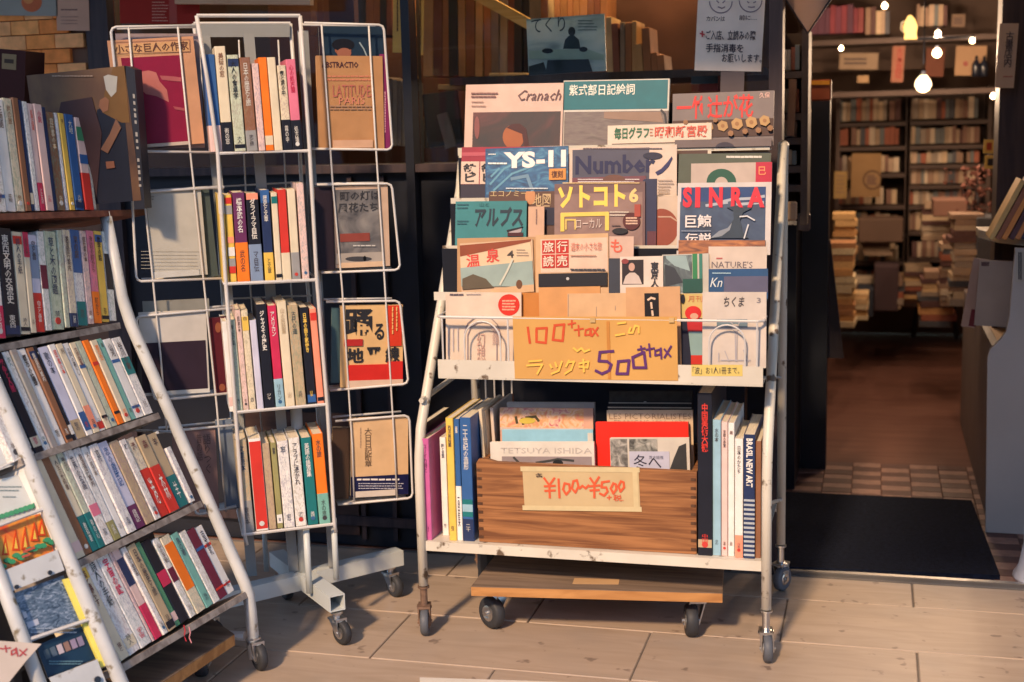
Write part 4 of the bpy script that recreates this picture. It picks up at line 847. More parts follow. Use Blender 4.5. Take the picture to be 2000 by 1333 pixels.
c.poly([(1280,337),(1292,330),(1303,318),(1312,306),(1314,310),(1306,326),(1294,338),(1284,343)],(.04,.045,.16)).disc(1275,305,19,(.025,.03,.08),7).rect(1118,346,1262,360,(.22,.09,.12)).rect(1256,352,1282,420,(.04,.055,.14)).lines(1130,349,1250,358,2,(.55,.5,.5),1.5,.1).disc(1200,352,22,(.20,.10,.08),10).lines(1286,350,1316,380,5,(.25,.2,.18),1.3)
c = mag(1,1326,301,1506,'dim grey-green magazine strip behind the green ring cover',(.12,.14,.11),0,s=-.01); c.lines(1420,304,1492,310,1,(.62,.60,.55),3,.05)
c = mag(1,1350,320,1508,'pale cover with a dark green ring and crimson corner',(.52,.44,.40),2,s=-.02)
c.disc(1409,356,29,(.015,.13,.09),26).disc(1409,360,13,(.52,.44,.40),14).rect(1476,315,1508,360,(.50,.02,.08)).text('巳',1482,326,1496,342,(.75,.30,.12))
c.lines(1360,372,1450,380,1,(.2,.16,.15),1.6)
# tier 2
c = mag(2,955,375,1086,'brownish magazine lower half with outlined letters under the YS-11 cover',(.16,.09,.07),0,s=-.01)
c.text('エコノミー',958,373,1030,384,(.55,.42,.22),.0).text('地図',1040,378,1076,404,(.5,.36,.2)).disc(1036,384,10,(.55,.30,.16),16).rect(1062,406,1084,440,(.03,.03,.07))
c = mag(2,890,394,1029,'turquoise magazine with bold brush title in katakana',(.07,.27,.29),2,s=-.01)
c.text('アルプス',928,404,1022,444,(.012,.03,.05),.035,italic=.05).text('山と',937,396,955,404,(.02,.12,.14)).lines(894,397,918,410,2,(.02,.10,.13),2.2).lines(894,430,918,440,2,(.02,.10,.13),2).poly([(990,452),(1020,446),(1018,454),(1000,458)],(.45,.40,.42)).rect(992,455,1022,462,(.10,.02,.03)).poly([(990,450),(1022,443),(1020,446),(992,454)],(.01,.015,.03))
c = mag(2,1032,404,1063,'small cream booklet standing right of the turquoise magazine',(.62,.43,.32),3,cat='booklet',name='booklet'); c.vlines(1042,410,1054,444,1,(.2,.12,.1),2)
c = mag(2,1083,360,1260,'brown magazine with yellow katakana title and the number six',(.22,.14,.14),2,s=-.03)
c.rect(1083,378,1255,510,m=art((.24,.15,.14),(.36,.24,.21),sc=7),name='cover_photo').text('ソトコト',1090,362,1222,406,(.78,.56,.10),.05).text('6',1229,368,1247,396,(.70,.50,.20),.04).lines(1100,356,1250,360,1,(.6,.42,.2),1.6,.05)
c.strokes([[(1099,450),(1099,420),(1186,418),(1186,448)]],6,(.70,.50,.10)).strokes([[(1106,448),(1106,430),(1124,430),(1124,448)]],2.5,(.60,.44,.12)).text('ローカル',1126,428,1176,446,(.62,.50,.44),.0)
c.lines(1192,412,1228,424,2,(.60,.52,.44),1.6).lines(1196,436,1214,500,6,(.10,.06,.06),1.4).disc(1234,433,17,(.13,.025,.03)).lines(1224,424,1245,440,3,(.6,.4,.3),2.2,.1).rect(1240,400,1252,424,(.42,.10,.07)).disc(1212,452,15,(.02,.018,.03),6)
c = mag(2,1258,350,1283,'dark blue magazine edge between the yellow title and pottery cover',(.04,.05,.12),1); c.rect(1264,452,1284,500,(.16,.05,.07))
c = mag(2,1284,384,1332,'white cover with a red-brown pottery bowl behind the whale cover',(.58,.48,.40),0); c.disc(1292,445,33,(.33,.09,.05),37,n=30).strokes([[(1286,424),(1310,424),(1322,432)]],2,(.45,.28,.2))
c = mag(2,1324,358,1507,'blue nature magazine with tall red title and a whale tail',(.60,.56,.55),3,s=-.012,yb=498)
c.rect(1330,366,1495,470,(.03,.09,.24),name='cover_photo').rect(1328,394,1494,470,m=art((.012,.04,.10),(.03,.08,.17),(.07,.13,.22),sc=7),name='cover_photo')
c.strokes([[(1404,396),(1430,390),(1470,388),(1492,384)],[(1380,402),(1420,396)],[(1440,400),(1490,396)]],4,(.35,.38,.45))
for t_, a0, a1 in (('S',1334,1352),('I',1358,1368),('N',1385,1412),('R',1428,1452),('A',1460,1494)): c.text(t_,a0,366,a1,406,(.58,.02,.045),.05)
c.text('巨鯨',1339,420,1390,446,(.66,.60,.60),.02).text('伝説',1339,456,1390,476,(.66,.60,.60),.02).lines(1332,450,1400,454,1,(.2,.25,.35),1.4)
c.poly([(1388,466),(1405,452),(1422,446),(1434,428),(1432,412),(1420,406),(1440,402),(1449,408),(1456,404),(1468,408),(1452,416),(1446,430),(1450,452),(1462,466)],(.05,.08,.12)).poly([(1388,466),(1405,452),(1422,446),(1430,436),(1426,450),(1410,462)],(.30,.33,.38))
c.strokes([[(1446,424),(1460,423),(1474,431)],[(1462,440),(1454,466)]],2,(.55,.56,.6)).rect(1326,470,1495,500,m=art((.08,.03,.03),(.35,.14,.06),(.55,.25,.09),sc=9,st=(1,1,5)),name='cover_photo')
# tier 3
c = mag(3,893,466,1048,'tan backing magazine behind the hot-spring cover',(.50,.33,.19),0,s=-.02)
c = mag(3,898,476,1040,'hot-spring magazine with red title and seaside picture',(.60,.45,.32),1,s=-.06,dx=4)
c.poly([(898,480),(1038,466),(1036,472),(898,502)],(.30,.09,.04)).poly([(898,502),(1036,474),(1040,512),(900,524)],(.66,.53,.38)).text('温',911,497,938,523,(.55,.05,.04),.02).text('泉',950,486,976,513,(.55,.05,.04),.02).text('4',991,490,1004,504,(.05,.04,.04),.01).lines(1010,486,1034,502,3,(.30,.22,.18),1.2)
c.poly([(900,524),(1040,510),(1044,560),(902,560)],(.34,.42,.40)).poly([(904,545),(925,536),(950,545),(965,562),(904,566)],(.16,.13,.09)).poly([(960,566),(1000,560),(1044,556),(1046,570),(960,576)],(.62,.44,.28)).disc(1015,556,6,(.2,.10,.05),9).strokes([[(1002,508),(992,530),(978,556)]],3,(.50,.50,.42))
c = mag(3,1046,460,1188,'cream travel magazine with four red seal characters',(.60,.42,.26),1,s=-.03)
c.rect(1056,466,1187,532,(.68,.52,.42)).rect(1059,470,1084,496,(.52,.05,.04)).rect(1086,469,1111,495,(.52,.05,.04)).rect(1059,498,1084,524,(.52,.05,.04)).rect(1086,497,1111,523,(.52,.05,.04))
for t_, a, b0 in (('旅',1060,471),('行',1087,470),('読',1060,499),('売',1087,498)): c.text(t_,a+1.5,b0+1.5,a+22,b0+22.5,(.74,.56,.46),.015)
c.text('週末の小さな旅',1116,474,1176,490,(.5,.12,.08),.0).lines(1116,496,1172,504,1,(.4,.2,.14),1.6).lines(1116,525,1184,529,1,(.05,.05,.06),2.4,.05).rect(1053,534,1187,560,(.012,.014,.03)).disc(1110,545,3,(.5,.5,.5))
c = mag(3,1190,462,1238,'small cream cover with red lettering beside the travel magazine',(.60,.45,.38),0,s=0); c.text('も',1193,468,1216,494,(.60,.10,.06),.02).rect(1237,466,1260,520,(.03,.03,.05))
c = mag(3,1188,505,1215,'dark blue-grey cover edge left of the white Tokyo magazine',(.06,.07,.10),1,s=0)
c = mag(3,1211,502,1295,'white magazine with photo of a person in white and black title',(.66,.58,.52),3,s=-.02)
c.rect(1215,508,1257,556,(.035,.02,.03),name='cover_photo').poly([(1217,555),(1222,540),(1230,533),(1240,533),(1248,540),(1254,555)],(.58,.50,.46)).disc(1234,522,6,(.55,.36,.30),8).disc(1221,511,7,(.30,.07,.07),5).text('東京人',1271,512,1287,562,KK,.03,vert=True)
c = mag(3,1293,498,1384,'magazine with platform photo and green vertical stripes',(.52,.50,.46),2,s=-.03)
c.rect(1296,499,1352,572,m=art((.03,.04,.06),(.12,.16,.18),(.33,.42,.42),sc=12),name='cover_photo').poly([(1300,500),(1340,500),(1348,530),(1318,520),(1302,506)],(.34,.44,.45)).poly([(1298,516),(1318,524),(1334,552),(1300,560)],(.06,.07,.09)).rect(1353,496,1362,572,(.05,.26,.12)).rect(1366,496,1372,572,(.06,.24,.20)).rect(1334,545,1372,572,(.02,.12,.10))
c = mag(3,1384,482,1498,'white magazine with spaced dark title below the whale cover',(.60,.52,.46),1,s=0); c.text("NATURE'S",1390,511,1470,524,(.12,.10,.12),.0).lines(1400,503,1412,507,1,(.4,.1,.1),2)
c = mag(3,1384,526,1500,'blue and slate cover with white italic letters above the plum booklet',(.025,.11,.24),4,s=-.01); c.rect(1414,540,1500,572,(.14,.14,.22)).text('Kn',1387,543,1411,561,(.55,.60,.62),.0,italic=.3).lines(1392,532,1440,536,1,(.3,.45,.55),1.5)
# tier 4
c = mag(4,870,572,1018,'white booklet with a red round badge and arched drawing',(.66,.56,.47),3,s=0,dx=-4)
c.disc(994,596,21,(.62,.06,.04)).lines(982,585,1008,608,4,(.70,.30,.2),2.4,.2).lines(880,574,905,578,1,(.1,.08,.1),3,.05).lines(912,574,942,577,1,(.3,.25,.25),1.4)
c.strokes([[(908,705),(908,650),(914,632),(926,622),(944,618),(960,622),(972,634),(978,652),(978,705)],[(914,705),(914,655),(920,640),(932,631),(944,629),(956,632),(966,642),(971,655),(971,705)]],1.5,(.25,.2,.22)).text('幻想',932,650,948,705,(.50,.30,.24),.0,vert=True).text('建築',962,640,976,674,(.45,.30,.26),.0,vert=True).vlines(872,640,900,700,3,(.45,.40,.42),1.4)
c = mag(4,1012,572,1062,'orange-brown booklet peeping left of the tan envelopes',(.55,.26,.08),1,s=0,cat='booklet',name='booklet')
c = mag(4,1052,562,1172,'plain tan envelope cover standing behind the ochre sign',(.62,.36,.17),2,s=-.02,cat='booklet',name='booklet')
c = mag(4,1108,574,1226,'paler tan booklet with faint column rules behind the ochre sign',(.64,.45,.28),3,s=-.01,cat='booklet',name='booklet'); c.strokes([[(1110,576),(1110,640)],[(1165,600),(1165,640)],[(1202,598),(1202,606)]],1.2,(.35,.25,.18))
c = mag(4,1222,562,1328,'tan booklet bearing a black upright label, behind the ochre sign',(.60,.39,.23),4,s=-.02,cat='booklet',name='booklet'); c.rect(1259,573,1287,625,(.02,.018,.025)).strokes([[(1266,586),(1272,582),(1279,584)],[(1272,592),(1273,602)],[(1274,608),(1275,616)]],3,(.62,.45,.33))
c = mag(4,1326,574,1380,'comic booklet with a red-capped figure beside the ochre sign',(.60,.48,.22),2,s=0,cat='booklet',name='booklet')
c.rect(1326,622,1376,720,(.03,.035,.07)).text('月刊',1344,578,1372,590,(.50,.16,.08),.0).disc(1354,612,16,(.60,.05,.05),14).disc(1356,618,8,(.62,.40,.30),6).poly([(1342,626),(1372,624),(1374,650),(1344,650)],(.50,.05,.06)).poly([(1345,648),(1372,648),(1372,696),(1350,696)],(.30,.42,.42)).poly([(1350,694),(1372,694),(1372,712),(1350,712)],(.55,.06,.04)).disc(1334,584,4,(.03,.03,.05),9)
c = mag(4,1372,571,1497,'off-white booklet with brush title and column drawing, right end of bottom tier',(.60,.54,.49),5,s=0,cat='booklet',name='booklet')
c.text('ちくま',1414,580,1454,600,(.05,.045,.055),.015,italic=.2).text('3',1478,582,1486,592,(.2,.18,.2)).poly([(1400,624),(1460,624),(1460,640),(1400,640)],(.20,.27,.32)).strokes([[(1424,626),(1432,634),(1436,648),(1437,706)],[(1446,626),(1440,640),(1439,706)],[(1404,690),(1404,706)],[(1416,686),(1424,706)],[(1452,684),(1462,706)],[(1408,704),(1466,704)]],1.5,(.35,.33,.36)).disc(1437,640,7,(.5,.46,.44))
# ochre price sign
ps = (Vector((0,YL-.0235,0)), Vector((0,1,0)))
sg = Card((1001,619),(1322,619),(1000,740), ps, 'ochre cardboard price sign 100 and 500 plus tax on the magazine rack', 'sign', 'price_sign', .0015, (.6,.3,.08), m=M_CARD, sheet=True, off=0)
RD, PU, YE = (.55,.08,.03), (.10,.03,.14), (.80,.48,.09)
sg.strokes([[(1031,640),(1035,670)],[(1048,644),(1048,668),(1066,670),(1068,641),(1048,642)],[(1083,640),(1080,664),(1099,666),(1102,634),(1083,636)]],4,RD).strokes([[(1117,626),(1117,640)],[(1110,634),(1124,631)],[(1130,636),(1131,656)],[(1122,645),(1139,642)],[(1153,642),(1144,645),(1143,655),(1152,654),(1154,642),(1155,657)],[(1158,642),(1168,656)],[(1168,640),(1157,656)]],2.8,RD)
sg.rect(1186,628,1192,740,(.57,.30,.10),name='tape')
sg.strokes([[(1198,686),(1172,688),(1170,705),(1186,706),(1194,712),(1190,724),(1176,730),(1164,724)],[(1208,706),(1205,730),(1226,730),(1229,704),(1208,706)],[(1236,698),(1238,718),(1262,718),(1258,688),(1236,698)]],4.4,PU).strokes([[(1252,676),(1254,686)],[(1246,683),(1260,680)],[(1268,672),(1270,696)],[(1262,683),(1278,680)],[(1290,682),(1280,685),(1280,694),(1290,692),(1291,680),(1292,700)],[(1298,682),(1310,696)],[(1311,676),(1298,698)]],3,PU)
sg.strokes([[(1121,680),(1128,686),(1136,680),(1142,687),(1152,683)],[(1207,632),(1222,630)],[(1203,655),(1220,652)],[(1232,640),(1228,650),(1236,650),(1241,636),(1248,638),(1248,650)],[(1034,706),(1058,704)],[(1030,714),(1060,712),(1050,730)],[(1075,712),(1078,718)],[(1085,708),(1088,716)],[(1098,706),(1092,724),(1078,730)],[(1112,704),(1106,716)],[(1110,708),(1122,706),(1116,722),(1104,730)],[(1132,710),(1150,706),(1148,718),(1132,716)],[(1140,702),(1141,726)]],3,YE)
for px in (1158, 1312): sg.rect(px-5,621,px+5,630,(.60,.45,.25),name='tape')
c = Card((1350,713),(1450,713),(1350,735), (Vector((0,YL-.0225,0)),Vector((0,1,0))), 'yellow handwritten note stuck on the front ledge at right', 'note', 'sticky_note', .0006, (.68,.56,.22), sheet=True); c.text('「波」お1人1冊まで。',1353,717,1444,731,(.04,.04,.05),.0)
# bottom shelf: wooden crate, books
YS0 = YL+.015; pS = Yp(YS0)
def up(px, py, y=YS0): return at(px, py, y)
A = up(934,1062); B = up(1362,1072); zbx = zs1+.001
M_ENDG = wood('end_grain', (.07,.03,.016), (.15,.075,.038), 2)
box_ = empty('wooden_crate', Vector((A.x,YS0,zbx)), 'old dovetailed pine crate holding art books on the bottom shelf', 'crate')
zx = up(1150,912).z; X0, X1 = up(932,950).x, up(1360,950).x
P = [(X0,zbx),(X1,zbx),(X1,zx-.0),(X0+.03,zx+.012),(X0+.006,zx+.010),(X0,zx-.004)]
zm = zbx+(zx-zbx)*.42
b = MB().prism([(X0+.001,zbx),(X1,zbx),(X1,zm-.0003),(X0+.001,zm-.0003)], YS0, YS0+.012); b.bw('front_board', M_BOX, box_)
b = MB().prism([(X0,zm+.0003),(X1,zm+.0003),(X1+.001,zx-.001),(X0+.045,zx+.001),(X0+.022,zx+.007),(X0+.005,zx+.006),(X0,zx-.002)], YS0-.0008, YS0+.012); b.bw('front_board', M_BOX, box_)
MB().box((X0,YS0+.0125,zbx),(X0+.012,YS0+.26,zx-.004)).bw('side_board', M_BOX, box_); MB().box((X1-.012,YS0+.0125,zbx),(X1,YS0+.26,zx-.004)).bw('side_board', M_BOX, box_)
MB().box((X0+.0125,YS0+.248,zbx),(X1-.0125,YS0+.26,zx-.004)).bw('back_board', M_BOX, box_); MB().box((X0+.0125,YS0+.0125,zbx+.001),(X1-.0125,YS0+.2475,zbx+.008)).bw('bottom_board', M_BOX, box_)
for k in range(9):
    z = zbx+.008+k*(zx-zbx-.01)/9
    for xx in (X0, X1-.012): MB().box((xx+.0005,YS0-.0016,z),(xx+.0115,YS0-.0009,z+.006)).bw('dovetail', M_ENDG, box_)
pb = (Vector((0,YS0-.0022,0)), Vector((0,1,0)))
c = Card((1020,914),(1247,916),(1022,990), pb, 'cream price notice taped to the wooden crate front', 'sign', 'price_notice', .0006, (.58,.47,.30), sheet=True)
c.strokes([[(1020,916),(1246,918)],[(1024,992),(1250,995)],[(1240,918),(1243,992)]],8,(.55,.45,.26),name='masking_tape')
R2 = (.62,.10,.04)
c.strokes([[(1063,934),(1073,948),(1083,934)],[(1073,948),(1074,972)],[(1064,950),(1084,949)],[(1065,959),(1084,958)],[(1091,936),(1093,972)],[(1103,944),(1100,956),(1106,966),(1113,958),(1112,946),(1103,944)],[(1120,940),(1117,954),(1124,962),(1130,950),(1127,938),(1120,940)],[(1132,954),(1138,949),(1144,954),(1150,948)],[(1153,934),(1161,946),(1170,932)],[(1161,946),(1161,972)],[(1152,950),(1171,948)],[(1153,958),(1170,957)],[(1190,940),(1176,942),(1175,952),(1184,952),(1187,960),(1180,968),(1172,964)],[(1198,944),(1193,954),(1198,964),(1204,956),(1203,946),(1198,944)],[(1213,940),(1208,950),(1212,960),(1219,952),(1218,942),(1213,940)]],3.6,R2)
c.strokes([[(1190,968),(1190,976)],[(1186,972),(1194,971)]],1.8,R2).text('税.',1198,966,1218,979,R2,.01).text('各',1046,924,1062,932,(.08,.05,.05))
def inbox(x0, y0, x1, dy, label, col, th=.012, s=0, cat='art book', lean=.1, yb=930, name='art_book', m=None):
    n_ = Vector((0, math.cos(lean), -math.sin(lean))); dy *= .5; p = Vector((0, YS0+.02+dy, zx-.02)); return Card((x0,y0),(x1,y0+s*(x1-x0)),(x0,yb+30), (p, n_), label, cat, name, th, col, m=m)
c = inbox(990,786,1161,.20,'pale grey cover, rearmost at left inside the crate',(.55,.55,.55),s=.005); c.rect(1141,800,1159,830,(.03,.04,.06)).rect(985,789,1140,797,(.6,.58,.55))
c = inbox(976,797,1158,.155,'pink and orange patterned picture cover inside the crate',(.66,.42,.33),s=.01,m=None)
c.rect(976,798,1140,836,m=art((.70,.25,.22),(.68,.40,.20),(.75,.55,.42),(.55,.18,.22),sc=26),name='cover_picture').rect(976,836,1158,842,(.62,.52,.48)).strokes([[(1008,815),(1010,826)],[(1028,816),(1046,814),(1052,822)],[(1020,818),(1022,828)]],4,(.06,.05,.02)).disc(1030,822,16,(.62,.50,.12),6)
c = inbox(980,840,1158,.11,'pale blue cover inside the crate behind the white Ishida book',(.33,.55,.66)); c.rect(1148,846,1158,870,(.62,.60,.55))
c = inbox(957,864,1160,.03,'white art book lettered Tetsuya Ishida at front of the crate',(.66,.62,.56)); c.text('TETSUYA ISHIDA',978,875,1156,886,(.42,.38,.35),-.002).rect(981,892,1156,925,(.34,.29,.29),name='cover_picture').strokes([[(1004,894),(1014,904),(1024,912)],[(1048,904),(1075,900),(1090,897),(1120,900)]],3.5,(.04,.04,.04)).disc(1090,905,10,(.03,.035,.04),7).disc(1020,912,8,(.04,.04,.04),3)
for k, (x0, x1, y0, col, lab) in enumerate(((944,950,800,(.66,.55,.40),'cream upright book against the left inside of the crate'),(951,957,803,(.60,.45,.30),'tan upright book second from left inside the crate'),(966,972,797,(.62,.52,.44),'pale upright booklet edge left of the patterned cover'),(973,976,797,(.55,.20,.10),'orange-red thin booklet edge beside the patterned cover'))):
    A_ = at(x0,930,YS0+.06+.02*k); B_ = at(x1,930,YS0+.06+.02*k); T_ = at(x0,y0,YS0+.06+.02*k)
    tag(MB().bevbox((0,0,0),((B_-A_).length,.16,(T_-A_).length),.001).build('book', M_COVER, None, col, frame(A_,B_-A_,(0,0,1))), lab, 'book', 'thin books standing inside the crate')
c = inbox(1190,764,1352,.20,'dark mottled cover rearmost at right inside the crate',(.05,.055,.06),s=-.0); c.rect(1190,765,1352,784,m=art((.03,.035,.04),(.07,.075,.075),sc=25),name='cover_picture').strokes([[(1190,787),(1350,788)]],2,(.4,.4,.38)).disc(1260,786,3,(.5,.5,.5),2)
c = inbox(1188,793,1352,.16,'black-edged cover behind the Pictorialistes book in the crate',(.03,.03,.035)); c.strokes([[(1188,796),(1350,797)]],2,(.45,.38,.3))
c = inbox(1185,802,1353,.12,'cream art book lettered Les Pictorialistes inside the crate',(.62,.50,.37)); c.text('LES PICTORIALISTES',1190,808,1350,819,(.25,.17,.12),-.004).text('FRANCAIS 1896–1930',1200,821,1340,828,(.28,.20,.15),-.006)
c = inbox(1163,825,1344,.075,'bright red cover standing behind the black and white book',(.72,.045,.025))
c = inbox(1191,856,1346,.03,'black and white garden photo book lettered Winter at crate front',(.58,.54,.48)); c.rect(1193,858,1226,930,m=art((.05,.05,.05),(.25,.24,.22),(.5,.48,.44),sc=30),name='cover_photo').rect(1229,858,1284,882,m=art((.05,.05,.05),(.3,.3,.27),(.5,.48,.44),sc=30),name='cover_photo').poly([(1340,866),(1342,920),(1308,918),(1316,896),(1326,872)],(.07,.07,.07)).rect(1230,882,1308,930,(.50,.50,.58)).text('冬へ',1238,888,1292,918,(.02,.02,.04),.0).text('荒木経惟',1268,890,1296,897,(.15,.15,.2),.0)
# books either side of the crate: (x0, x1, ytop, depth, colour, ...)
def sbook(x0, x1, yt, yb, code, label, depth=.2, dy=0, **kw):
    A = at(x0,yb,YS0+dy); B = at(x1,yb,YS0+dy); T = at(x0,yt,YS0+dy); A.z = zs1+.0005
    return book(frame((A.x,YS0+dy,A.z), (1,0,0), (0,0,1)), B.x-A.x, T.z-A.z, depth, code, label, group='books standing on the bottom shelf', **kw)
sbook(829,842,826,1060,'k','tall black book behind the purple one at left end',.17,.07,title=None)
PAL['V'] = ('magenta', (.50,.11,.30)); sbook(829,844,857,1062,'V','magenta-spined book at the left end of the bottom shelf',.22,-.008,title='ユリイカ詩と',tc='v')
sbook(865,877,855,1057,'w','white slim book between the magenta and the yellow ones',.18,.03,title='絵と言葉')
sbook(878,892,817,1058,'y','yellow-spined tall book left of the blue one',.21,-.003,title='西洋美術館')
o = sbook(893,904,819,1056,'b','thin blue book with white foot beside the thick blue one',.21,.003,title='画集',band=(.45,'w'))
o = sbook(905,926,816,1058,'b','thick blue book with dark foot left of the wooden crate',.215,.0,title='二十世紀の造形',patches=((0,.18,'n'),(.2,.34,'e'),(.24,.3,'l')))
sbook(1363,1391,768,1070,'k','very tall black slipcase with red vertical lettering',.27,-.002,title='中国美術大観',tc='r',patches=((.05,.1,'t'),),bold=.02)
sbook(1392,1408,820,1072,'l','pale blue tall book right of the black slipcase',.2,.004,title='水の本')
sbook(1409,1421,824,1075,'d','pinkish white tall book right of the pale blue one',.2,.003,title='京都の茶室')
sbook(1422,1434,826,1078,'w','white tall book between two pale ones on bottom shelf',.2,.004,title='画')
sbook(1435,1451,857,1080,'w','white book with salmon foot and a red dot',.18,-.002,title='日本のかたち',patches=((.0,.19,'f'),))
sbook(1452,1474,849,1082,'n','navy Brazilian art book with white turned lettering and striped foot',.2,-.004,title=None)
nb = bpy.data.objects[[o.name for o in bpy.data.objects if o.get('label','').startswith('navy Brazilian')][0]]
hh = max(v.co.z for v in nb.data.vertices); ww = max(v.co.x for v in nb.data.vertices)
text('BRASIL NEW ART', nb, (ww*.22,hh*.58,ww*.8,hh*.97),(.75,.72,.68),-.0008,bold=.03,turn=True)
for k in range(13): MB().box((ww*.02,-.0004,hh*(.02+k*.037)),(ww*.98,.0002,hh*(.037+k*.037))).build('printed_stripe', M_COVER, nb, (.38,.42,.46))
sbook(1475,1486,862,1084,'q','brown thin book at the right end of the bottom shelf',.18,.002,title=None)
# ---------------- dolly under the rack
def dolly(corners_px, zt_, th, label, wheels):
    P = [floor(*q, zt_) for q in corners_px]; ctr = sum(P, Vector())/4; e = empty('dolly', Vector((ctr.x,ctr.y,0)), label, 'dolly')
    b = MB(); b.add([(p.x,p.y,zt_) for p in P]+[(p.x,p.y,zt_+.0012) for p in P], [(3,2,1,0),(4,5,6,7),(0,1,5,4),(1,2,6,5),(2,3,7,6),(3,0,4,7)]); b.bw('deck_surface', M_PLY, e)
    b = MB(); b.add([(p.x,p.y,zt_-th) for p in P]+[(p.x,p.y,zt_-.0002) for p in P], [(3,2,1,0),(4,5,6,7),(0,1,5,4),(1,2,6,5),(2,3,7,6),(3,0,4,7)]); b.bw('deck', M_PLYEDGE, e)
    for (px, py, r, yaw) in wheels:
        q = floor(px, py); caster(e, (q.x+.01,q.y+.02,zt_-th), (q.x,q.y,0), r, yaw, M_CHROME, M_RUBBER, .026)
    return e
zd = .118
d = dolly([(920,1147),(1411,1160),(1414,1074),(985,1062)], zd, .020, 'plywood dolly with orange edge parked under the magazine rack', [(962,1226,.036,.95),(1350,1242,.036,.25)])
q = [floor(1122,1130,zd+.0014), floor(1210,1132,zd+.0014), floor(1208,1142,zd+.0014), floor(1118,1141,zd+.0014)]
b = MB(); b.add(q+[p+Vector((0,0,.0006)) for p in q], [(0,1,2,3),(4,5,6,7),(0,1,5,4),(1,2,6,5),(2,3,7,6),(3,0,4,7)]); b.bw('hand_slot', mat('bare_ply', (.55,.34,.17), .7), d)
tag(MB().bevbox((at(930,1080,2.95).x,2.95,0),(at(958,1080,2.95).x,3.05,.16),.01).build('black_canister', M_RUBBER), 'black round-edged thing standing behind the dolly at left', 'canister')
# ================================================================ REVOLVING WIRE RACK
fc, rc = floor(668,1262), floor(778,1160)
C0 = floor(596,1137,.085); C0.z = 0
a1 = (Vector((fc.x,fc.y,0))-C0).normalized(); a2 = (Vector((rc.x,rc.y,0))-C0).normalized()
L1 = (Vector((fc.x,fc.y,0))-C0).length; L2 = (Vector((rc.x,rc.y,0))-C0).length
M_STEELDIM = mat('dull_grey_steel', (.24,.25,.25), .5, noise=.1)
rv = empty('revolving_rack', C0, 'white wire revolving book rack with wings on a cross foot', 'book rack')
uR = hdir(11000); nR = Vector((uR.y, -uR.x, 0)).normalized()          # nR points to the camera
def sqtube(a, b_, s_, name, hollow=True):
    a = Vector(a); b_ = Vector(b_); d = (b_-a).normalized(); sidev = d.cross(Vector((0,0,1))).normalized(); u_ = Vector((0,0,1)); m = MB(); hs = s_/2; t = .0025
    ring = lambda p, q: [p+sidev*q+u_*q, p-sidev*q+u_*q, p-sidev*q-u_*q, p+sidev*q-u_*q]
    m.add(ring(a,hs)+ring(b_,hs)+ring(a,hs-t)+ring(b_,hs-t), [(0,1,5,4),(1,2,6,5),(2,3,7,6),(3,0,4,7),(8,9,13,12),(9,10,14,13),(10,11,15,14),(11,8,12,15)]+[(0+i,(i+1)%4,8+(i+1)%4,8+i) for i in range(4)]+[(4+i,4+(i+1)%4,12+(i+1)%4,12+i) for i in range(4)])
    return m.bw(name, M_GREYBAR, rv)
zc_ = .092; cz = Vector((0,0,zc_)); hs = .019
sqtube(C0+cz+a2*(hs+.001), C0+cz+a2*(L2+.008), .036, 'foot_bar'); sqtube(C0+cz-a2*(hs+.001), C0+cz-a2*(L2+.02), .036, 'foot_bar')
sqtube(C0+cz+a1*(L1-.015), C0+cz-a1*(L1-.02), .036, 'foot_bar')
for v, L, yw, m_ in ((a1,L1-.02,1.0,M_CHROME),(a2,L2-.02,.95,M_CHROME),(-a2,L2-.01,1.2,M_CHROME),(-a1,L1-.05,.8,M_CHROME)):
    p = C0+v*L; caster(rv, (p.x,p.y,zc_-.018), (p.x+.012,p.y-.004,0), .027, yw, m_, M_RUBBER)
pF = (C0+nR*.115+Vector((0,0,0)), nR)      # front face of the book column
pB = (C0-nR*.10, nR); pM = (C0+nR*.0, nR); pW = (C0+nR*.055, nR)
def tb(pts, pl, r, name, m=None, n=6, off=0, closed=False):
    P = [on(*q, pl)-pl[1]*off for q in pts]; return MB().tube(P, r, n, closed).bw(name, m or M_WIRE, rv, smooth=True)
LFT = [(384,31),(404,150),(425,295),(441,552),(460,803),(477,1042),(482,1065)]; RGT = [(586,31),(596,160),(605,295),(619,549),(639,790),(653,1022),(656,1040)]
for L_ in (LFT, RGT):
    tb(L_, pF, .0042, 'upright'); tb(L_, pF, .0042, 'upright', off=.20)
def rr(px, py, pl=pF): return on(px,py,pl)
for dy in (0, .20):
    P = [on(384,31,pF)-nR*dy, on(586,31,pF)-nR*dy]; MB().tube(P, .004, 6).bw('top_bar', M_WIRE, rv)
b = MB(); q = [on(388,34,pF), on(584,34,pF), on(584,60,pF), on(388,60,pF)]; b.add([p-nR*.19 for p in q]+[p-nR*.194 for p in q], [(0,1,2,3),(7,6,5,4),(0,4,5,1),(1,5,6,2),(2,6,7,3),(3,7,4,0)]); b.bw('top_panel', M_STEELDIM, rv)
for (px0, px1) in (((400,70),(494,1150)),((486,66),(575,1130)),((592,60),(652,1110))):
    A = on(*px0, pM); B = on(*px1, pM); B.z = max(B.z, zc_+.02); w2 = uR*.011; b = MB()
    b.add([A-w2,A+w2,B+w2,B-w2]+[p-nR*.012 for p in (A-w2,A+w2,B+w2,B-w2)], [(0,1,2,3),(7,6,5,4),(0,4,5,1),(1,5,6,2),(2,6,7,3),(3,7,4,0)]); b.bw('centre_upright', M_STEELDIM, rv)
MB().tube([C0+Vector((0,0,zc_+.018)), C0+Vector((0,0,.5))], .013, 10).bw('centre_post', M_GREYBAR, rv, smooth=True)
A = on(600,1040,pF)-nR*.02; MB().tube([A, Vector((A.x,A.y,zc_+.0))], .0075, 8).bw('thin_post', M_GREYBAR, rv, smooth=True)
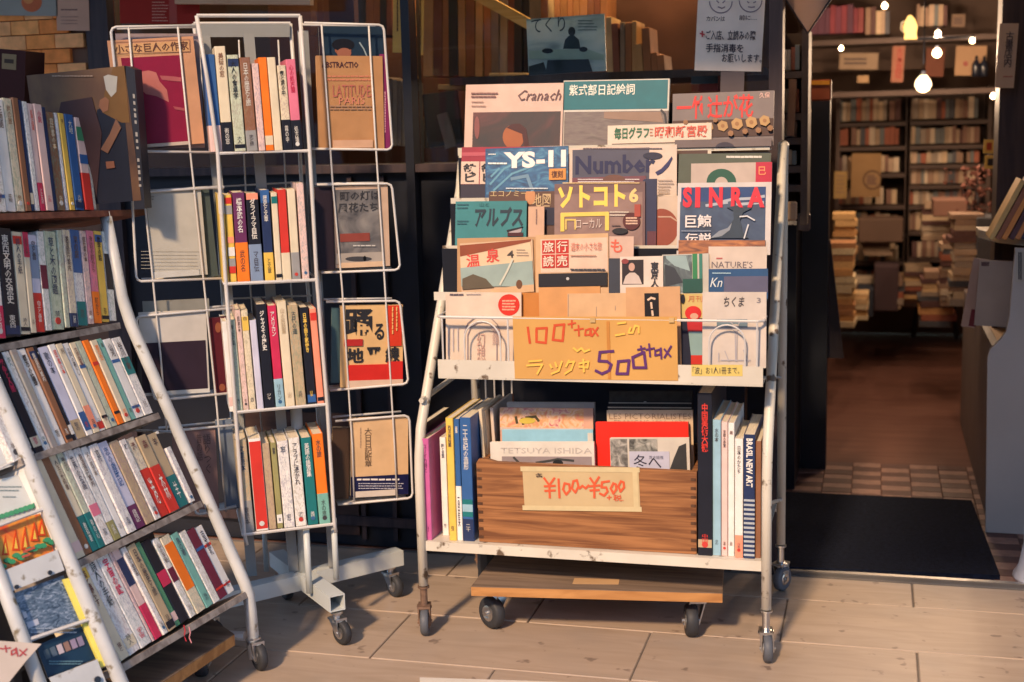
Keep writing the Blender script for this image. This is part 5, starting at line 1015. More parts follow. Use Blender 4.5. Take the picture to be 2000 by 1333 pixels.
A = on(655,1020,pF)-nR*.03; MB().tube([A, Vector((A.x+.0,A.y,zc_+.02))], .007, 8).bw('thin_post', M_GREYBAR, rv, smooth=True)
A = on(528,1040,pF)-nR*.2; MB().tube([A, Vector((A.x,A.y,zc_+.0))], .006, 8).bw('thin_post', M_GREYBAR, rv, smooth=True)
ROWS = (((425,298),(605,293)),((438,553),(620,545)),((458,804),(640,788)),((474,1043),(652,1022)))
for (l, r) in ROWS:
    A, B = on(l[0],l[1]+2,pF), on(r[0],r[1]+2,pF)
    MB().tube([A,B,B-nR*.19,A-nR*.19], .0028, 6, closed=True).bw('shelf_rim', M_WIRE, rv)
    for k in range(1, 7):
        p = A.lerp(B, k/7); MB().tube([p, p-nR*.19], .0016, 5).bw('shelf_wire', M_WIRE, rv)
for (l, r) in (((432,372),(608,362)),((452,605),(628,598)),((466,842),(645,828))):
    A, B = on(*l,pF), on(*r,pF); MB().tube([A-nR*.19,B-nR*.19], .0022, 6).bw('back_wire', M_WIRE, rv)
for k, pts in enumerate((((478,66),(500,560),(535,1000)),((560,66),(585,560),(615,1000)))): tb(pts, pF, .0018, 'back_wire', off=.192)
# wings
def wing(pts, r=.0028, name='pocket_wire', off=0, pl=None): return tb(pts, pl or pW, r, name, off=off)
def rcor(x0,y0,x1,y1,x2,y2,x3,y3,rad=10,side='R'):    # rounded outer corners of a pocket frame: TL,TR,BR,BL
    if side == 'R': return [(x0,y0),(x1-rad,y1),(x1-rad*.3,y1+rad*.3),(x1,y1+rad),(x2,y2-rad),(x2-rad*.3,y2-rad*.3),(x2-rad,y2),(x3,y3)]
    return [(x1,y1),(x0+rad,y0),(x0+rad*.3,y0+rad*.3),(x0,y0+rad),(x3,y3-rad),(x3+rad*.3,y3-rad*.3),(x3+rad,y3),(x2,y2)]
WR = [rcor(594,45,750,49,766,293,606,291), rcor(619,361,766,359,781,528,628,533), rcor(637,590,782,588,797,751,645,763), rcor(655,823,800,812,806,974,660,986)]
WL = [rcor(217,53,384,50,424,298,240,296,side='L'), rcor(258,376,438,366,440,544,266,550,side='L'), rcor(266,618,455,602,452,768,300,782,side='L'), rcor(300,845,462,830,462,990,380,1005,side='L')]
for i, p in enumerate(WR): wing(p); wing([q for q in (p[0],p[1])], off=.045); wing([p[-2],p[-1]], off=.045); 
for i, p in enumerate(WL): wing(p); wing([q for q in (p[0],p[1])], off=.045); wing([p[-2],p[-1]], off=.045)
for p, q in ((WR,0),(WL,0)):
    for pk in p:
        A, B = on(*pk[-1], pW), on(*pk[-2], pW); b = MB(); b.add([A,B,B-nR*.045,A-nR*.045]+[v-Vector((0,0,.0015)) for v in (A,B,B-nR*.045,A-nR*.045)], [(0,1,2,3),(7,6,5,4),(0,4,5,1),(1,5,6,2),(2,6,7,3),(3,7,4,0)]); b.bw('pocket_floor', M_WIRE, rv)
wing([(628,49),(650,361),(668,560),(688,870),(692,985)],.0021,'long_wire'); wing([(720,49),(735,300),(752,560),(770,860),(776,978)],.0021,'long_wire')
wing([(251,53),(272,300),(296,520),(314,700),(326,845)],.0021,'long_wire'); wing([(347,51),(372,300),(399,560),(424,800),(441,1000)],.0021,'long_wire')
wing([(590,60),(612,360),(632,590),(650,820),(662,985)],.0028,'long_wire',off=.05)
# books on the revolving rack column
wh = 'of the revolving rack'
row((pF[0]-nR*.006,nR),(411,297),(593,293),-.085,"the revolving rack's top tier",'books on the top tier of the revolving rack',[
 (412,435,190,'b',dict(band=(.27,'d'),title=0)),(436,457,206,'c',dict(band=(.28,'k'),tc='q')),(459,481,189,'a',dict(title='大人の食卓学',mottle=True,tc='k')),(483,504,184,'q',dict(mottle=True,band=(.22,'x'))),
 (506,519,172,'d',dict(title=0)),(520,536,184,'o',dict(title=0,label='vivid orange paperback in the middle of the top tier of the revolving rack')),(537,553,184,'c',dict(title=0)),(555,572,168,'c',dict(band=(.36,'k'),tc='k')),(573,592,180,'p',dict(band=(.33,'k'),tc='h'))])
row((pF[0]-nR*.006,nR),(436,552),(607,545),-.066,"the revolving rack's second tier",'books on the second tier of the revolving rack',[
 (436,448,172,'y',dict(title='花',patches=((.78,1,'w'),))),(449,463,170,'y',dict(title=0,patches=((.9,.97,'r'),(.78,.88,'x'),(.45,.52,'f'),(.3,.4,'w'),(.18,.27,'x'),(.1,.18,'r')))),(465,489,174,'v',dict(band=(.44,'o'),tc='w',title='橋本武の名')),(491,515,172,'k',dict(band=(.42,'z'),title='ダライラマ自伝',patches=((.93,1,'f'),),bold=.02)),
 (519,537,178,'n',dict(band=(.31,'y'),title='歴史と文章',patches=((.86,1,'b'),))),(540,552,172,'c',dict(title=0)),(553,570,178,'r',dict(band=(.3,'c'),title=0)),(572,588,178,'c',dict(band=(.3,'x'),title=0)),(591,605,190,'d',dict(title=0))])
row((pF[0]-nR*.006,nR),(448,805),(636,788),-.090,"the revolving rack's third tier",'books on the third tier of the revolving rack',[
 (449,459,176,'w',dict(title=0)),(461,475,178,'a',dict(mottle=True,title='青い花と庭')),(476,487,196,'d',dict()),(488,501,194,'c',dict(title='白',patches=((.8,.94,'y'),))),(503,516,174,'u',dict(title=0)),
 (518,538,204,'k',dict(title='ジャズその歴史',bold=.03,label='black jazz book with bold white katakana, third tier of the revolving rack')),(540,557,200,'h',dict(title='アメリカン',bold=.02,band=(.28,'l'),tc='w')),(559,577,206,'c',dict(title='山の民話集',tc='t')),(579,599,198,'t',dict(title='古代の道')),
 (602,619,192,'k',dict(title='日本の曲り家歩き',tc='y',bold=.03,label='black book with bold yellow Japanese title, third tier of the revolving rack')),(621,634,188,'f',dict(title=0))])
row((pF[0]-nR*.006,nR),(474,1041),(648,1022),-.09,"the revolving rack's bottom tier",'books on the bottom tier of the revolving rack',[
 (474,497,180,'t',dict(title='文章読本',band=(.34,'x'))),(501,525,180,'w',dict(title=0,patches=((.02,.97,'r'),))),(526,541,168,'t',dict(title=0)),(543,554,168,'j',dict(title='野草')),(556,577,170,'w',dict(title='窓')),(579,600,174,'w',dict(title='アラブに憑かれ')),(603,623,172,'e',dict(title='英語の語源集',tc='w')),(625,646,178,'o',dict(title='水の旅',band=(.34,'s')))])
# faces in the wings
def wc(TL, TR, BL, label, col, dn=0, th=.012, cat='book', name='book', m=None, spine=None): return Card(TL, TR, BL, (pW[0]-nR*(.004+dn), nR), label, cat, name, th, col, m=m, spine=spine)
c = wc((225,66),(388,66),(250,292),'grey-lilac book behind the small-giant cover, left wing top pocket',(.36,.30,.32),.02)
c = wc((209,80),(377,71),(238,292),'tan book with crimson mountain print in left wing top pocket',(.60,.36,.23))
c.rect(222,84,370,106,(.62,.40,.22)).text('小さな巨人の作家',224,84,368,102,(.10,.04,.03),.015).strokes([[(222,83),(370,77),(371,101),(224,106),(222,83)]],1.2,(.3,.15,.1)).poly([(236,114),(352,108),(368,276),(262,284)],(.30,.025,.08))
c.poly([(268,142),(290,138),(305,142),(312,160),(326,176),(330,200),(305,188),(285,184),(272,172)],(.50,.21,.19)).poly([(312,148),(340,150),(354,152),(354,160),(330,158),(316,156)],(.46,.16,.17)).poly([(338,208),(362,212),(364,218),(342,214)],(.42,.13,.15)).poly([(262,284),(368,276),(370,294),(262,298)],(.55,.48,.42))
c = wc((284,375),(392,369),(272,546),'pale grey blank-looking book in the left wing second pocket',(.50,.49,.45)); c.lines(284,382,300,392,2,(.2,.18,.18),2).lines(276,488,388,528,6,(.38,.36,.30),1.1,.05).rect(272,530,390,548,(.55,.55,.53))
c = wc((384,372),(408,370),(372,545),'dark teal book edge behind the pale grey cover',(.10,.13,.13),.01)
c = wc((278,590),(408,584),(280,640),'grey book top standing behind the two-tone cover',(.30,.30,.28),.03)
c = wc((270,612),(402,606),(286,774),'two-tone book, white above and dark plum below, left wing third pocket',(.55,.53,.50)); c.rect(268,668,404,765,(.055,.035,.055)).rect(300,762,412,778,(.58,.58,.56))
c = wc((408,622),(448,618),(414,770),'maroon leather-look book at right of the two-tone cover',(.13,.02,.035),.005); c.disc(426,640,6,(.3,.12,.07),10).disc(434,757,6,(.3,.12,.07),7)
c = wc((335,840),(420,834),(340,1000),'mauve-brown book with vertical brush title, left wing bottom pocket',(.33,.22,.20)); c.text('語りつぐ',398,848,413,925,(.08,.05,.05),.0,vert=True).text('昔の話',384,848,395,900,(.10,.06,.06),.0,vert=True)
c = wc((420,822),(452,818),(432,998),'blue-grey book edges at the right of the bottom left pocket',(.20,.24,.30),.012)
c = wc((622,52),(748,52),(630,292),'dark blue book with the top of a head, behind the brown cover',(.03,.06,.10),.02); c.disc(670,98,16,(.34,.15,.10),11).disc(670,88,22,(.02,.02,.03),12).disc(672,104,14,(.36,.17,.12),10).rect(618,50,632,292,(.05,.03,.05)).strokes([[(702,84),(710,96),(716,110)]],3,(.25,.32,.36))
c = wc((742,106),(757,106),(752,291),'narrow purple spine at the right of the brown cover',(.28,.05,.17),.004,th=.008); c.vlines(748,180,756,285,1,(.7,.35,.45),2)
c = wc((617,109),(747,110),(628,292),'brown kraft cover with red lettering, right wing top pocket',(.50,.30,.16))
c.text('ABSTRACTIO',628,121,700,133,(.06,.02,.03),.02).lines(640,146,730,160,2,(.55,.20,.12),3,.1).text('LATITUDES',650,166,730,190,(.42,.13,.10),.0).text('PARIS',662,190,712,204,(.55,.20,.14),.0).lines(644,205,726,216,2,(.34,.20,.13),3,.05).rect(650,274,728,289,(.62,.42,.30))
c = wc((614,366),(652,366),(630,528),'dark glossy book side left of the grey photo cover',(.05,.035,.05),.006)
c = wc((650,366),(757,363),(660,524),'grey photo cover with hand-lettered title, right wing second pocket',(.58,.44,.34))
c.rect(656,370,745,500,m=art((.08,.08,.09),(.22,.21,.21),(.34,.32,.30),sc=10),name='cover_photo').text('町の灯は',664,373,742,392,(.03,.03,.035),.02).text('風花たち',660,396,738,416,(.04,.04,.045),.02).rect(664,456,722,472,(.32,.10,.08)).rect(656,494,748,514,(.44,.40,.36)).disc(700,506,26,(.10,.10,.11),5).disc(712,505,3,(.01,.01,.01),5).lines(690,476,735,484,1,(.5,.48,.45),3,.1).rect(665,512,748,524,(.66,.50,.36))
c = wc((648,602),(668,602),(660,748),'slim blue-grey book standing left of the dancing horizon cover',(.10,.17,.19),.006,th=.01)
c = wc((664,598),(787,596),(676,757),'cream and red cover with huge black brush title',(.68,.48,.26)); YY=(.02,.02,.025)
c.text('踊',672,604,728,656,YY,.03).text('る',731,632,750,664,YY,.03).text('地',676,680,710,709,YY,.03).text('平',715,678,744,710,YY,.03).text('線',752,676,780,708,YY,.03).rect(757,597,784,676,(.62,.08,.04)).rect(672,663,708,676,(.45,.05,.05)).rect(680,712,784,742,(.60,.05,.04)).rect(757,706,786,748,(.60,.05,.04)).rect(676,742,790,757,(.66,.52,.42)).vlines(762,600,778,660,2,(.72,.40,.15),3)
c = wc((650,835),(686,835),(664,975),'brown picture book side left of the tan bottom-pocket cover',(.10,.065,.045),.008)
c = wc((684,820),(797,815),(690,972),'tan book with navy band full of white print, right wing bottom pocket',(.66,.48,.30),th=.02)
c.text('大日日記断章',712,836,726,912,(.12,.08,.05),.0,vert=True).vlines(701,836,707,880,1,(.35,.24,.16),2).rect(684,929,806,968,(.02,.025,.10),name='belly_band').lines(698,934,780,939,1,(.7,.65,.62),4,.1).lines(700,942,790,956,3,(.5,.5,.58),1.8,.1).rect(694,958,772,971,(.64,.58,.52))
# shade strip books behind wings (seen through the wires)
for k in range(5): pass
# ================================================================ LEFT A-FRAME SHELF UNIT
fl0 = floor(508,1308); s = hdir(2046)
F0 = Vector((fl0.x, fl0.y, .07)); pc = (F0, s)
F1, F2, F3 = on(485,1160,pc), on(245,610,pc), on(205,415,pc)
vLow = (F2-F1).normalized(); vUp = (F3-F2).normalized()
nLow = s.cross(vLow).normalized(); nUp = s.cross(vUp).normalized()
if nLow.dot(CAM-F1) < 0: nLow = -nLow
if nUp.dot(CAM-F2) < 0: nUp = -nUp
pLow, pUp = (F1, nLow), (F2, nUp)
sh = empty('sloping_bookshelf', F0-Vector((0,0,.07)), 'white tube-framed sloping bookshelf packed with paperbacks, at left', 'bookshelf')
F0b = on(497,1285,pc)
def arc(P): return P
MB().tube([F0b, on(490,1195,pc), F1, on(478,1140,pc), F2+(F1-F2).normalized()*.03, on(238,580,pc), F3], .0125, 10).bw('frame_tube', M_WHITE, sh, smooth=True)
N1, N2 = on(-30,700,pLow), on(236,1333,pLow); nd = (N2-N1).normalized(); N3 = N2+nd*.12
MB().tube([N1-nd*.15, N1, N2, N3], .0135, 10).bw('frame_tube', M_WHITE, sh, smooth=True)
caster(sh, (F0b.x+.003,F0b.y,.072), (fl0.x,fl0.y,0), .029, .85, M_CHROME, M_RUBBER)
tb2 = lambda a, b_, r, m=M_WHITE: MB().tube([a, b_], r, 8).bw('cross_bar', m, sh)
A = on(478,1243,pc); tb2(A, A-Vector((.35,0,0)), .010)
def board(l, r, pl, th, dep, m, name='shelf_board', nn=None):
    A, B = on(*l, pl), on(*r, pl); n_ = pl[1]; x = B-A; inw = -n_
    z = x.normalized().cross(inw).normalized(); 
    if z.z < 0: z = -z
    P = [A, B, B+inw*dep, A+inw*dep]; b = MB(); b.add(P+[p-z*th for p in P], [(0,1,2,3),(7,6,5,4),(0,4,5,1),(1,5,6,2),(2,6,7,3),(3,7,4,0)]); return b.bw(name, m, sh)
board((-60,684),(234,630),(pUp[0]+nUp*.004,nUp),.013,.15,M_SHELF)
board((40,896),(309,806),(pLow[0]+nLow*.004,nLow),.013,.15,M_SHELF)
board((140,1101),(392,978),(pLow[0]+nLow*.004,nLow),.013,.15,M_SHELF)
board((228,1304),(486,1152),(pLow[0]+nLow*.004,nLow),.013,.15,M_SHELF)
board((-60,419),(286,409),(pUp[0]+nUp*.012,nUp),.012,.17,M_REDWOOD,'top_board')
for (l, r) in (((150,970),(345,842)),((300,1250),(440,1050))): pass
tb2(on(308,845,pLow)-nLow*.0, on(330,838,pLow)-nLow*.15, .003)
for px, py in ((352,838),(358,932),(430,1108)): 
    A = on(px-12,py+6,pc); tb2(A, A-Vector((.25,0,0)), .003)
back = MB(); P = [F3, F1, F1-s*.9, F3-s*.9]; P = [p-Vector((.17,0,0)) for p in P]; back.add(P+[p-Vector((.01,0,0)) for p in P], [(0,1,2,3),(7,6,5,4),(0,4,5,1),(1,5,6,2),(2,6,7,3),(3,7,4,0)]); back.bw('back_panel', M_DARK, sh)
w5 = 'the sloping shelf'
off = lambda pl, d: (pl[0]-pl[1]*d, pl[1])
row(off(pUp,.0),(-8,413),(190,409),-.125,"the sloping shelf's top board",'books on the top board of the sloping shelf',[
 (-30,-9,226,'x',dict(mottle=True)),(-8,14,226,'w',dict(mottle=True)),(15,34,224,'w',dict(title='花物語')),(35,51,226,'c',dict(title='絵の旅',tc='q')),(52,63,228,'q',dict(title=0)),(64,70,224,'n',dict(title=0)),(71,80,222,'w',dict(title=0)),(81,91,219,'d',dict(band=(.26,'h'),tc='r')),(92,107,219,'d',dict(title='小説',tc='h')),(108,115,214,'n',dict(title=0)),
 (116,131,205,'q',dict(mottle=True,tc='c')),(132,138,204,'w',dict(title=0)),(139,149,204,'y',dict(title='字')),(150,166,203,'b',dict(title='大地')),(168,184,197,'d',dict(band=(.4,'r'),patches=((.5,.6,'b'),(.75,.9,'g')),title=0)),(185,190,192,'c',dict(title=0))],.13)
row(off(pUp,.0),(-30,664),(232,624),-.095,'the second sloping shelf','books on the second shelf of the sloping bookshelf',[
 (-30,-8,215,'c',dict()),(-7,13,215,'w',dict(band=(.3,'h'))),(14,43,218,'k',dict(title='東西文明の交流史')),(44,62,208,'c',dict()),(63,74,206,'c',dict(patches=((.75,1,'h'),))),(75,91,200,'u',dict(band=(.40,'r'),title='空と雲',patches=((.55,.9,'z'),))),(92,105,206,'w',dict(patches=((.42,.66,'m'),),title=0)),(106,129,206,'a',dict(title='草と木の図鑑',mottle=True)),(130,139,206,'a',dict(title=0)),(140,154,206,'c',dict(band=(.14,'n'))),
 (155,173,206,'w',dict(title='京の庭',patches=((.55,1,'b'),(.0,.25,'e')))),(174,186,202,'d',dict(mottle=True)),(187,201,202,'p',dict(band=(.34,'o'),mottle=True)),(202,216,200,'y',dict(tc='k',title='数学の話',bold=.02)),(218,231,198,'w',dict(title=0,patches=((.35,.75,'k'),)))],.13)
row(off(pLow,.0),(72,886),(303,804),-.435,'the third sloping shelf','books on the third shelf of the sloping bookshelf',[
 (30,50,194,'w',dict()),(51,71,194,'w',dict(mottle=True)),(72,89,194,'k',dict(tc='h',title='戦争と人間',bold=.02)),(90,102,194,'w',dict(tc='e',title='海へ')),(103,115,194,'x',dict(title=0)),(116,132,192,'w',dict(tc='k',title='都市の論理',bold=.02)),(133,145,190,'q',dict()),(146,152,190,'k',dict(title='夜')),(153,171,186,'u',dict(title='歌の本',patches=((.0,.2,'t'),))),(172,184,186,'w',dict(tc='r',patches=((.05,.25,'b'),))),(185,197,184,'c',dict(patches=((.05,.3,'f'),),title='月')),
 (198,209,182,'w',dict()),(210,221,180,'c',dict(title='文学論集')),(222,233,180,'a',dict(title=0)),(234,245,178,'o',dict(title=0,label='salmon-orange plain paperback on the third shelf of the sloping bookshelf')),(246,258,174,'c',dict(tc='o',title='旅の空')),(259,268,174,'s',dict(title='風')),(269,284,170,'w',dict(title='山河')),(285,301,168,'w',dict(title='谷川の歌',patches=((.52,.74,'e'),)))],.12)
row(off(pLow,.0),(157,1090),(384,976),-.46,'the fourth sloping shelf','books on the fourth shelf of the sloping bookshelf',[
 (135,150,190,'w',dict()),(152,168,190,'c',dict(title=0)),(169,183,190,'q',dict(title=0)),(184,196,190,'c',dict(band=(.36,'e'))),(197,208,190,'a',dict(band=(.36,'e'),title='禅の心')),(209,225,186,'w',dict(patches=((.3,.42,'p'),))),(226,239,184,'w',dict(band=(.2,'j'))),(240,251,182,'w',dict()),(252,268,180,'w',dict(title='言海')),(269,287,178,'u',dict(band=(.26,'v'),tc='b',title='恋の歳時記')),
 (288,304,172,'t',dict(title=0)),(305,316,168,'w',dict(title='蝶')),(317,333,166,'c',dict(band=(.6,'r'),title='港')),(334,352,162,'t',dict(band=(.6,'r'),title='森')),(354,371,158,'t',dict(band=(.42,'e'),title='羊')),(373,382,120,'w',dict(title=0))],.12)
row(off(pLow,.0),(239,1291),(462,1152),-.50,'the lowest sloping shelf','books on the lowest shelf of the sloping bookshelf',[
 (239,256,182,'c',dict(patches=((.85,.96,'y'),))),(257,278,190,'w',dict(mottle=True)),(279,300,184,'w',dict(tc='h',title='宇宙の謎',bold=.02)),(301,306,180,'d',dict(title=0)),(307,320,178,'d',dict(band=(.38,'h'),patches=((.6,.9,'n'),),title=0)),(321,330,176,'w',dict()),(331,346,174,'t',dict()),(347,356,172,'g',dict(mottle=True,title=0)),(357,374,168,'k',dict(patches=((.45,.62,'h'),),title=0)),(375,386,164,'w',dict(patches=((.45,.62,'m'),))),(387,404,160,'c',dict(patches=((.3,.9,'o'),),title=0)),(405,418,156,'s',dict(title='鳥の歌')),(419,431,152,'w',dict(title=0)),(432,447,148,'m',dict(title=0)),(448,461,146,'w',dict())],.12)
# ribbon bookmarks hanging from the lowest shelf
for k, (a, c_) in enumerate((((350,1225),(.45,.03,.05)),((360,1228),(.6,.25,.28)))):
    A = on(*a, pLow)+nLow*.012; tag(MB().tube([A, A+Vector((.002,0,-.012)), A+Vector((-.001,0,-.022)), A+Vector((.003,0,-.032))], .0012, 5).build('ribbon_bookmark', M_PAPER, None, c_), ['dark red ribbon bookmark dangling from the lowest sloping shelf','pinkish ribbon bookmark dangling from the lowest sloping shelf'][k], 'bookmark', 'ribbons hanging from the shelf')
# big art book and brown case on the top board
Ab = on(262,407,(pUp[0]+nUp*.0,nUp)); Yb_ = Ab.y
Ab = at(262,407,2.41); pA = (Ab, Vector((-.12,1,0)).normalized())
c = Card((52,148),(243,129),(78,408), pA, 'large art book with a dark portrait painting on its cover', 'art book', 'art_book', .035, (.13,.06,.035))
c.rect(40,120,262,420,m=art((.07,.035,.03),(.14,.075,.045),(.24,.15,.07),sc=3),name='painting').poly([(190,215),(240,190),(250,290),(262,410),(190,410),(186,290)],(.022,.03,.055),name='painted_robe').poly([(222,130),(244,130),(254,240),(238,240),(200,220),(205,180)],(.20,.12,.05)).poly([(203,150),(212,146),(230,150),(228,180),(218,190),(208,176)],(.42,.42,.40),name='painted_ruff').poly([(196,196),(206,190),(214,196),(212,216),(202,220),(194,208)],(.30,.16,.10),name='painted_face').poly([(120,200),(180,190),(200,260),(190,410),(110,412),(100,300)],(.085,.05,.055),name='painted_shadow').lines(104,152,190,146,1,(.35,.25,.18),2).poly([(228,232),(238,250),(212,300),(198,292),(216,262)],(.24,.14,.10)).poly([(208,316),(224,315),(226,328),(210,330)],(.26,.13,.09))
c = Card((244,129),(262,137),(262,408), (pA[0]-pA[1]*.006,pA[1]), 'x', 'x', 'x', .01, (.02,.02,.03), sheet=True); bpy.data.objects.remove(c.o)
tl, tr_, br_, bl_ = on(245,129,pA), on(263,136,pA), on(283,408,pA), on(262,410,pA)
b = MB(); P = [tl,tr_,br_,bl_]; b.add(P+[p+pA[1]*.034 for p in P], [(0,1,2,3),(7,6,5,4),(0,4,5,1),(1,5,6,2),(2,6,7,3),(3,7,4,0)])
ao = [o for o in bpy.data.objects if o.get('label','').startswith('large art book')][0]; sp_ = b.bw('spine', M_COVER, ao, (.015,.018,.03))
def sq_(u, v): return bl_.lerp(br_, u).lerp(tl.lerp(tr_, u), v)-pA[1]*.0012
for k_ in range(15):
    if k_ in (5, 9): continue
    v_ = .16+.045*k_; hh_ = .018+.006*(k_ % 3)
    P = [sq_(.62,v_), sq_(.84,v_), sq_(.84,v_+hh_), sq_(.62,v_+hh_)]; b = MB(); b.add(P+[p+pA[1]*.0004 for p in P], [(0,1,2,3),(7,6,5,4),(0,4,5,1),(1,5,6,2),(2,6,7,3),(3,7,4,0)]); b.bw('printed_mark', M_INK, ao, (.26,.25,.24))
for o_ in bpy.data.objects:
    if o_.get('label') == 'x' : print('stray', o_.name)
cs = Card((-40,92),(50,100),(-36,240), (pA[0]+pA[1]*.03,pA[1]), 'dark brown leather-like case with a small label, behind the top books', 'case', 'case', .08, (.085,.03,.028), sheet=True); cs.rect(4,106,32,136,(.30,.22,.12)); cs.rect(9,116,27,124,(.08,.05,.03))
# narrow end of the unit with face-out magazines
eV = hdir(3900); nE = eV.cross(nd).normalized()
if nE.dot(CAM-N2) < 0: nE = -nE
pE = (N2, nE)
E1, E2 = on(0,1130,pE), on(76,1333,pE); ed = (E2-E1).normalized()
MB().tube([E1-ed*.2, E2+ed*.15], .0125, 10).bw('frame_tube', M_WHITE, sh, smooth=True)
def ewire(a, b_, r=.0035): MB().tube([on(*a,pE)+nE*.004, on(*b_,pE)+nE*.004], r, 6).bw('end_wire', M_WIRE, sh)
ewire((-40,1041),(82,996)); ewire((44,1254),(178,1209)); ewire((-20,925),(45,893),.002)
ec = lambda TL,TR,BL,lab,col,dn=0,**k: Card(TL,TR,BL,(pE[0]-nE*(.006+dn),nE),lab,k.get('cat','magazine'),k.get('name','magazine'),k.get('th',.006),col)
c = ec((-70,815),(18,782),(-40,905),'white sheet-like magazine at top of the narrow shelf end',(.60,.60,.58),.01); 
c = ec((-60,880),(28,850),(-46,935),'white magazine with creased foot above the flowered card',(.64,.65,.64),.0)
c = ec((-50,950),(46,925),(-20,1060),'white booklet with green leaf drawing along its foot',(.66,.67,.64),.008,cat='booklet',name='booklet'); c.lines(-10,948,42,962,2,(.2,.25,.25),2).lines(5,968,30,974,1,(.25,.3,.3),2)
for i in range(10): c.disc(-5+i*9,1012-i*3.0,6,(.12,.38,.22),5)
c = ec((-40,1036),(82,1002),(-20,1160),'picture book with orange flames and green leaves on the shelf end',(.70,.32,.05),.003,cat='picture book',name='picture_book')
c.rect(-40,1000,100,1112,m=art((.75,.45,.08),(.75,.30,.05),(.70,.12,.03),sc=22,st=(1,1,.5)),name='cover_picture')
for x_, y_, h_ in ((8,1060,42),(28,1050,44),(46,1046,48),(64,1034,40),(78,1026,36)): c.poly([(x_-5,y_+h_*.6),(x_+2,y_-h_*.35),(x_+10,y_+h_*.6)],(.62,.10,.02)).poly([(x_-1,y_+h_*.5),(x_+2,y_),(x_+6,y_+h_*.5)],(.78,.55,.12))
for i in range(13): c.disc(-4+i*8.5,1107-i*4.2+random.uniform(-5,5),7,(.08,.34,.18),5)
c.strokes([[(40,1090),(52,1086)],[(42,1080),(62,1072)]],4,(.45,.08,.05))
P = [on(*q,(pE[0]+nE*.004,nE)) for q in ((0,1118),(112,1074),(126,1114),(16,1158))]; b = MB(); b.add(P+[p-nE*.003 for p in P], [(0,1,2,3),(7,6,5,4),(0,4,5,1),(1,5,6,2),(2,6,7,3),(3,7,4,0)]); b.bw('metal_tray', M_WHITE, sh)
for q in ((32,1147),(97,1119)):
    p = on(*q,(pE[0]+nE*.005,nE)); MB().cyl(p, p+nE*.003, .004, 8).bw('rivet', M_DARK, sh)
c = ec((24,1160),(124,1124),(62,1254),'blue-grey music magazine with a crowd photo on shelf end',(.10,.15,.22),.004); c.rect(24,1120,160,1245,m=art((.04,.07,.12),(.14,.20,.28),(.38,.44,.54),sc=45,st=(1,1,2)),name='cover_photo').rect(52,1212,76,1224,(.5,.52,.6)).lines(60,1224,150,1240,2,(.3,.36,.45),2,.1).rect(44,1195,52,1208,(.55,.55,.6))
c = ec((70,1262),(164,1222),(100,1325),'dark blue magazine with a row of portraits, lowest on shelf end',(.02,.06,.11),.006)
for i, col in enumerate(((.10,.14,.18),(.13,.17,.22),(.55,.48,.52),(.34,.22,.18),(.36,.30,.40),(.30,.26,.36))): c.rect(86+i*13,1268-i*5,97+i*13,1288-i*5,col,name='portrait_photo')
c.lines(95,1290,165,1300,2,(.10,.2,.25),2,.1)
P = [(123,1132),(140,1128),(212,1298),(198,1304)]; Pw = [on(*q,(pE[0]-nE*.003,nE)) for q in P]; b = MB(); b.add(Pw+[p-nE*.008 for p in Pw], [(0,1,2,3),(7,6,5,4),(0,4,5,1),(1,5,6,2),(2,6,7,3),(3,7,4,0)]); ym = b.build('magazine', M_COVER, None, (.75,.66,.13)); tag(ym, 'yellow-spined magazine edge beside the blue-grey music magazine', 'magazine')
P = [on(*q,(pE[0]+nE*.0045,nE)) for q in ((96,1324),(190,1288),(212,1345),(120,1370))]; b = MB(); b.add(P+[p-nE*.003 for p in P], [(0,1,2,3),(7,6,5,4),(0,4,5,1),(1,5,6,2),(2,6,7,3),(3,7,4,0)]); b.bw('metal_tray', M_WHITE, sh)
p = on(190,1328,(pE[0]+nE*.006,nE)); MB().cyl(p, p+nE*.003, .006, 10).bw('rivet', M_DARK, sh)
c = Card((-60,1236),(80,1258),(-60,1390), (pE[0]+nE*.03,nE), 'x','x','x',.001,(1,1,1),sheet=True); bpy.data.objects.remove(c.o)
b = MB().prism([c.loc(*q) for q in ((-60,1244),(0,1252),(81,1258),(52,1290),(8,1345),(-60,1360))], 0, .0008); sgn = b.build('price_sign', M_PAPER, None, (.60,.50,.42), c.M); tag(sgn, 'torn cream paper sign with red tax lettering at bottom left', 'sign'); c.o = sgn; c.w = 9; c.h = 9
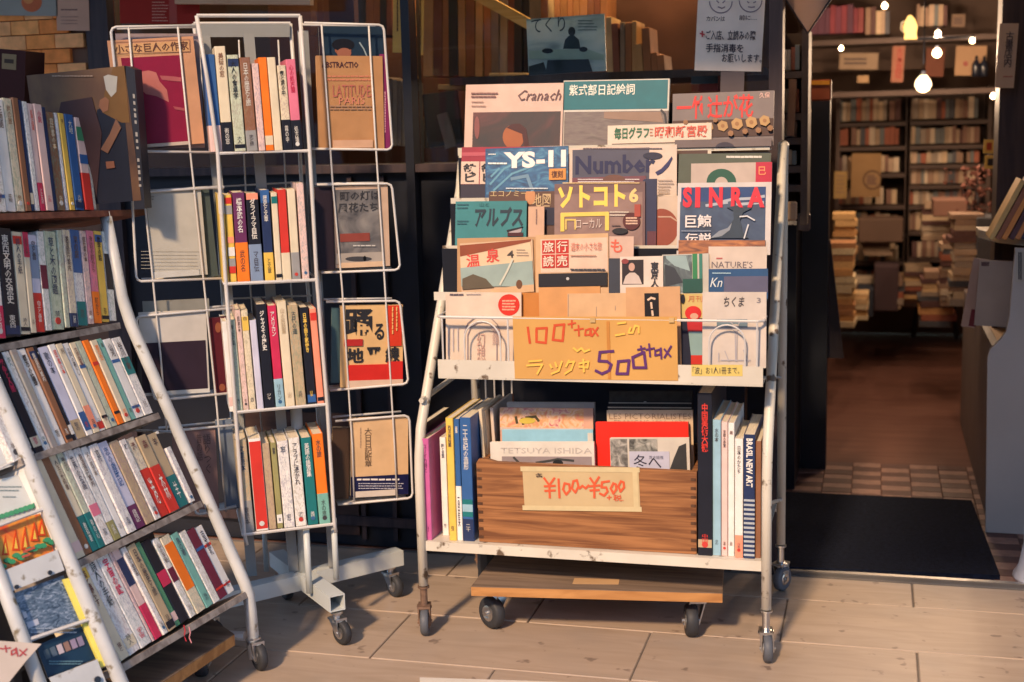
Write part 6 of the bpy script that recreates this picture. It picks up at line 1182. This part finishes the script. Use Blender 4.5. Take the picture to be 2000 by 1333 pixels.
c.strokes([[(-8,1266),(6,1268)],[(10,1262),(12,1274)],[(8,1267),(20,1266)],[(30,1268),(22,1272),(22,1280),(30,1276),(31,1266),(34,1282)],[(38,1270),(50,1280)],[(52,1268),(38,1282)]],2.4,(.45,.07,.07))
# dolly under the sloping shelf
zd2 = .10
d2 = dolly([(290,1352),(458,1240),(385,1190),(180,1290)], zd2, .022, 'brown wooden dolly pushed under the sloping bookshelf', [(395,1320,.03,.4)])
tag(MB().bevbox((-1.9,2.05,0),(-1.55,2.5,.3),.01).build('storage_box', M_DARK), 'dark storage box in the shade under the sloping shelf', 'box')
wl = [floor(820,1327), floor(1165,1338), floor(1165,1400), floor(820,1400)]
b = MB(); b.add([(p.x,p.y,.0006) for p in wl]+[(p.x,p.y,.004) for p in wl], [(3,2,1,0),(4,5,6,7),(0,1,5,4),(1,2,6,5),(2,3,7,6),(3,0,4,7)]); tag(b.build('white_board', M_PAPER, None, (.6,.56,.5)), 'white board lying flat on the pavement at the bottom edge', 'board')
# white thing at right edge
A = floor(1992,1130); e = empty('plastic_stand', A, 'rounded white plastic stand cut by the right edge of the view', 'stand')
MB().lathe((A.x+.06,A.y,.0), [(.075,0),(.078,.01),(.066,.03),(.055,.09),(.055,.13)], 20).bw('base', mat('white_plastic',(.62,.62,.66),.3), e, smooth=True)
ms = mat('old_book_rows', (.3,.2,.15), .7, noise=.2, nscale=9); N_ = ms.node_tree.nodes; at_ = N_.new('ShaderNodeAttribute'); at_.attribute_name = 'spine_colour'
for l_ in list(ms.node_tree.links):
    if l_.from_node.type == 'RGB': ms.node_tree.links.new(at_.outputs['Color'], l_.to_socket)
if STUFF.v:
    o = STUFF.build('old_books', ms, None); ca = o.data.color_attributes.new('spine_colour', 'FLOAT_COLOR', 'POINT')
    for i_, d_ in enumerate(ca.data): d_.color = (*STUFFC[i_//32], 1)
    tag(o, 'dim rows of old books low on the back bookcases', kind='stuff')
flush_text()
print('NI', NI, 'objs', len(bpy.data.objects))
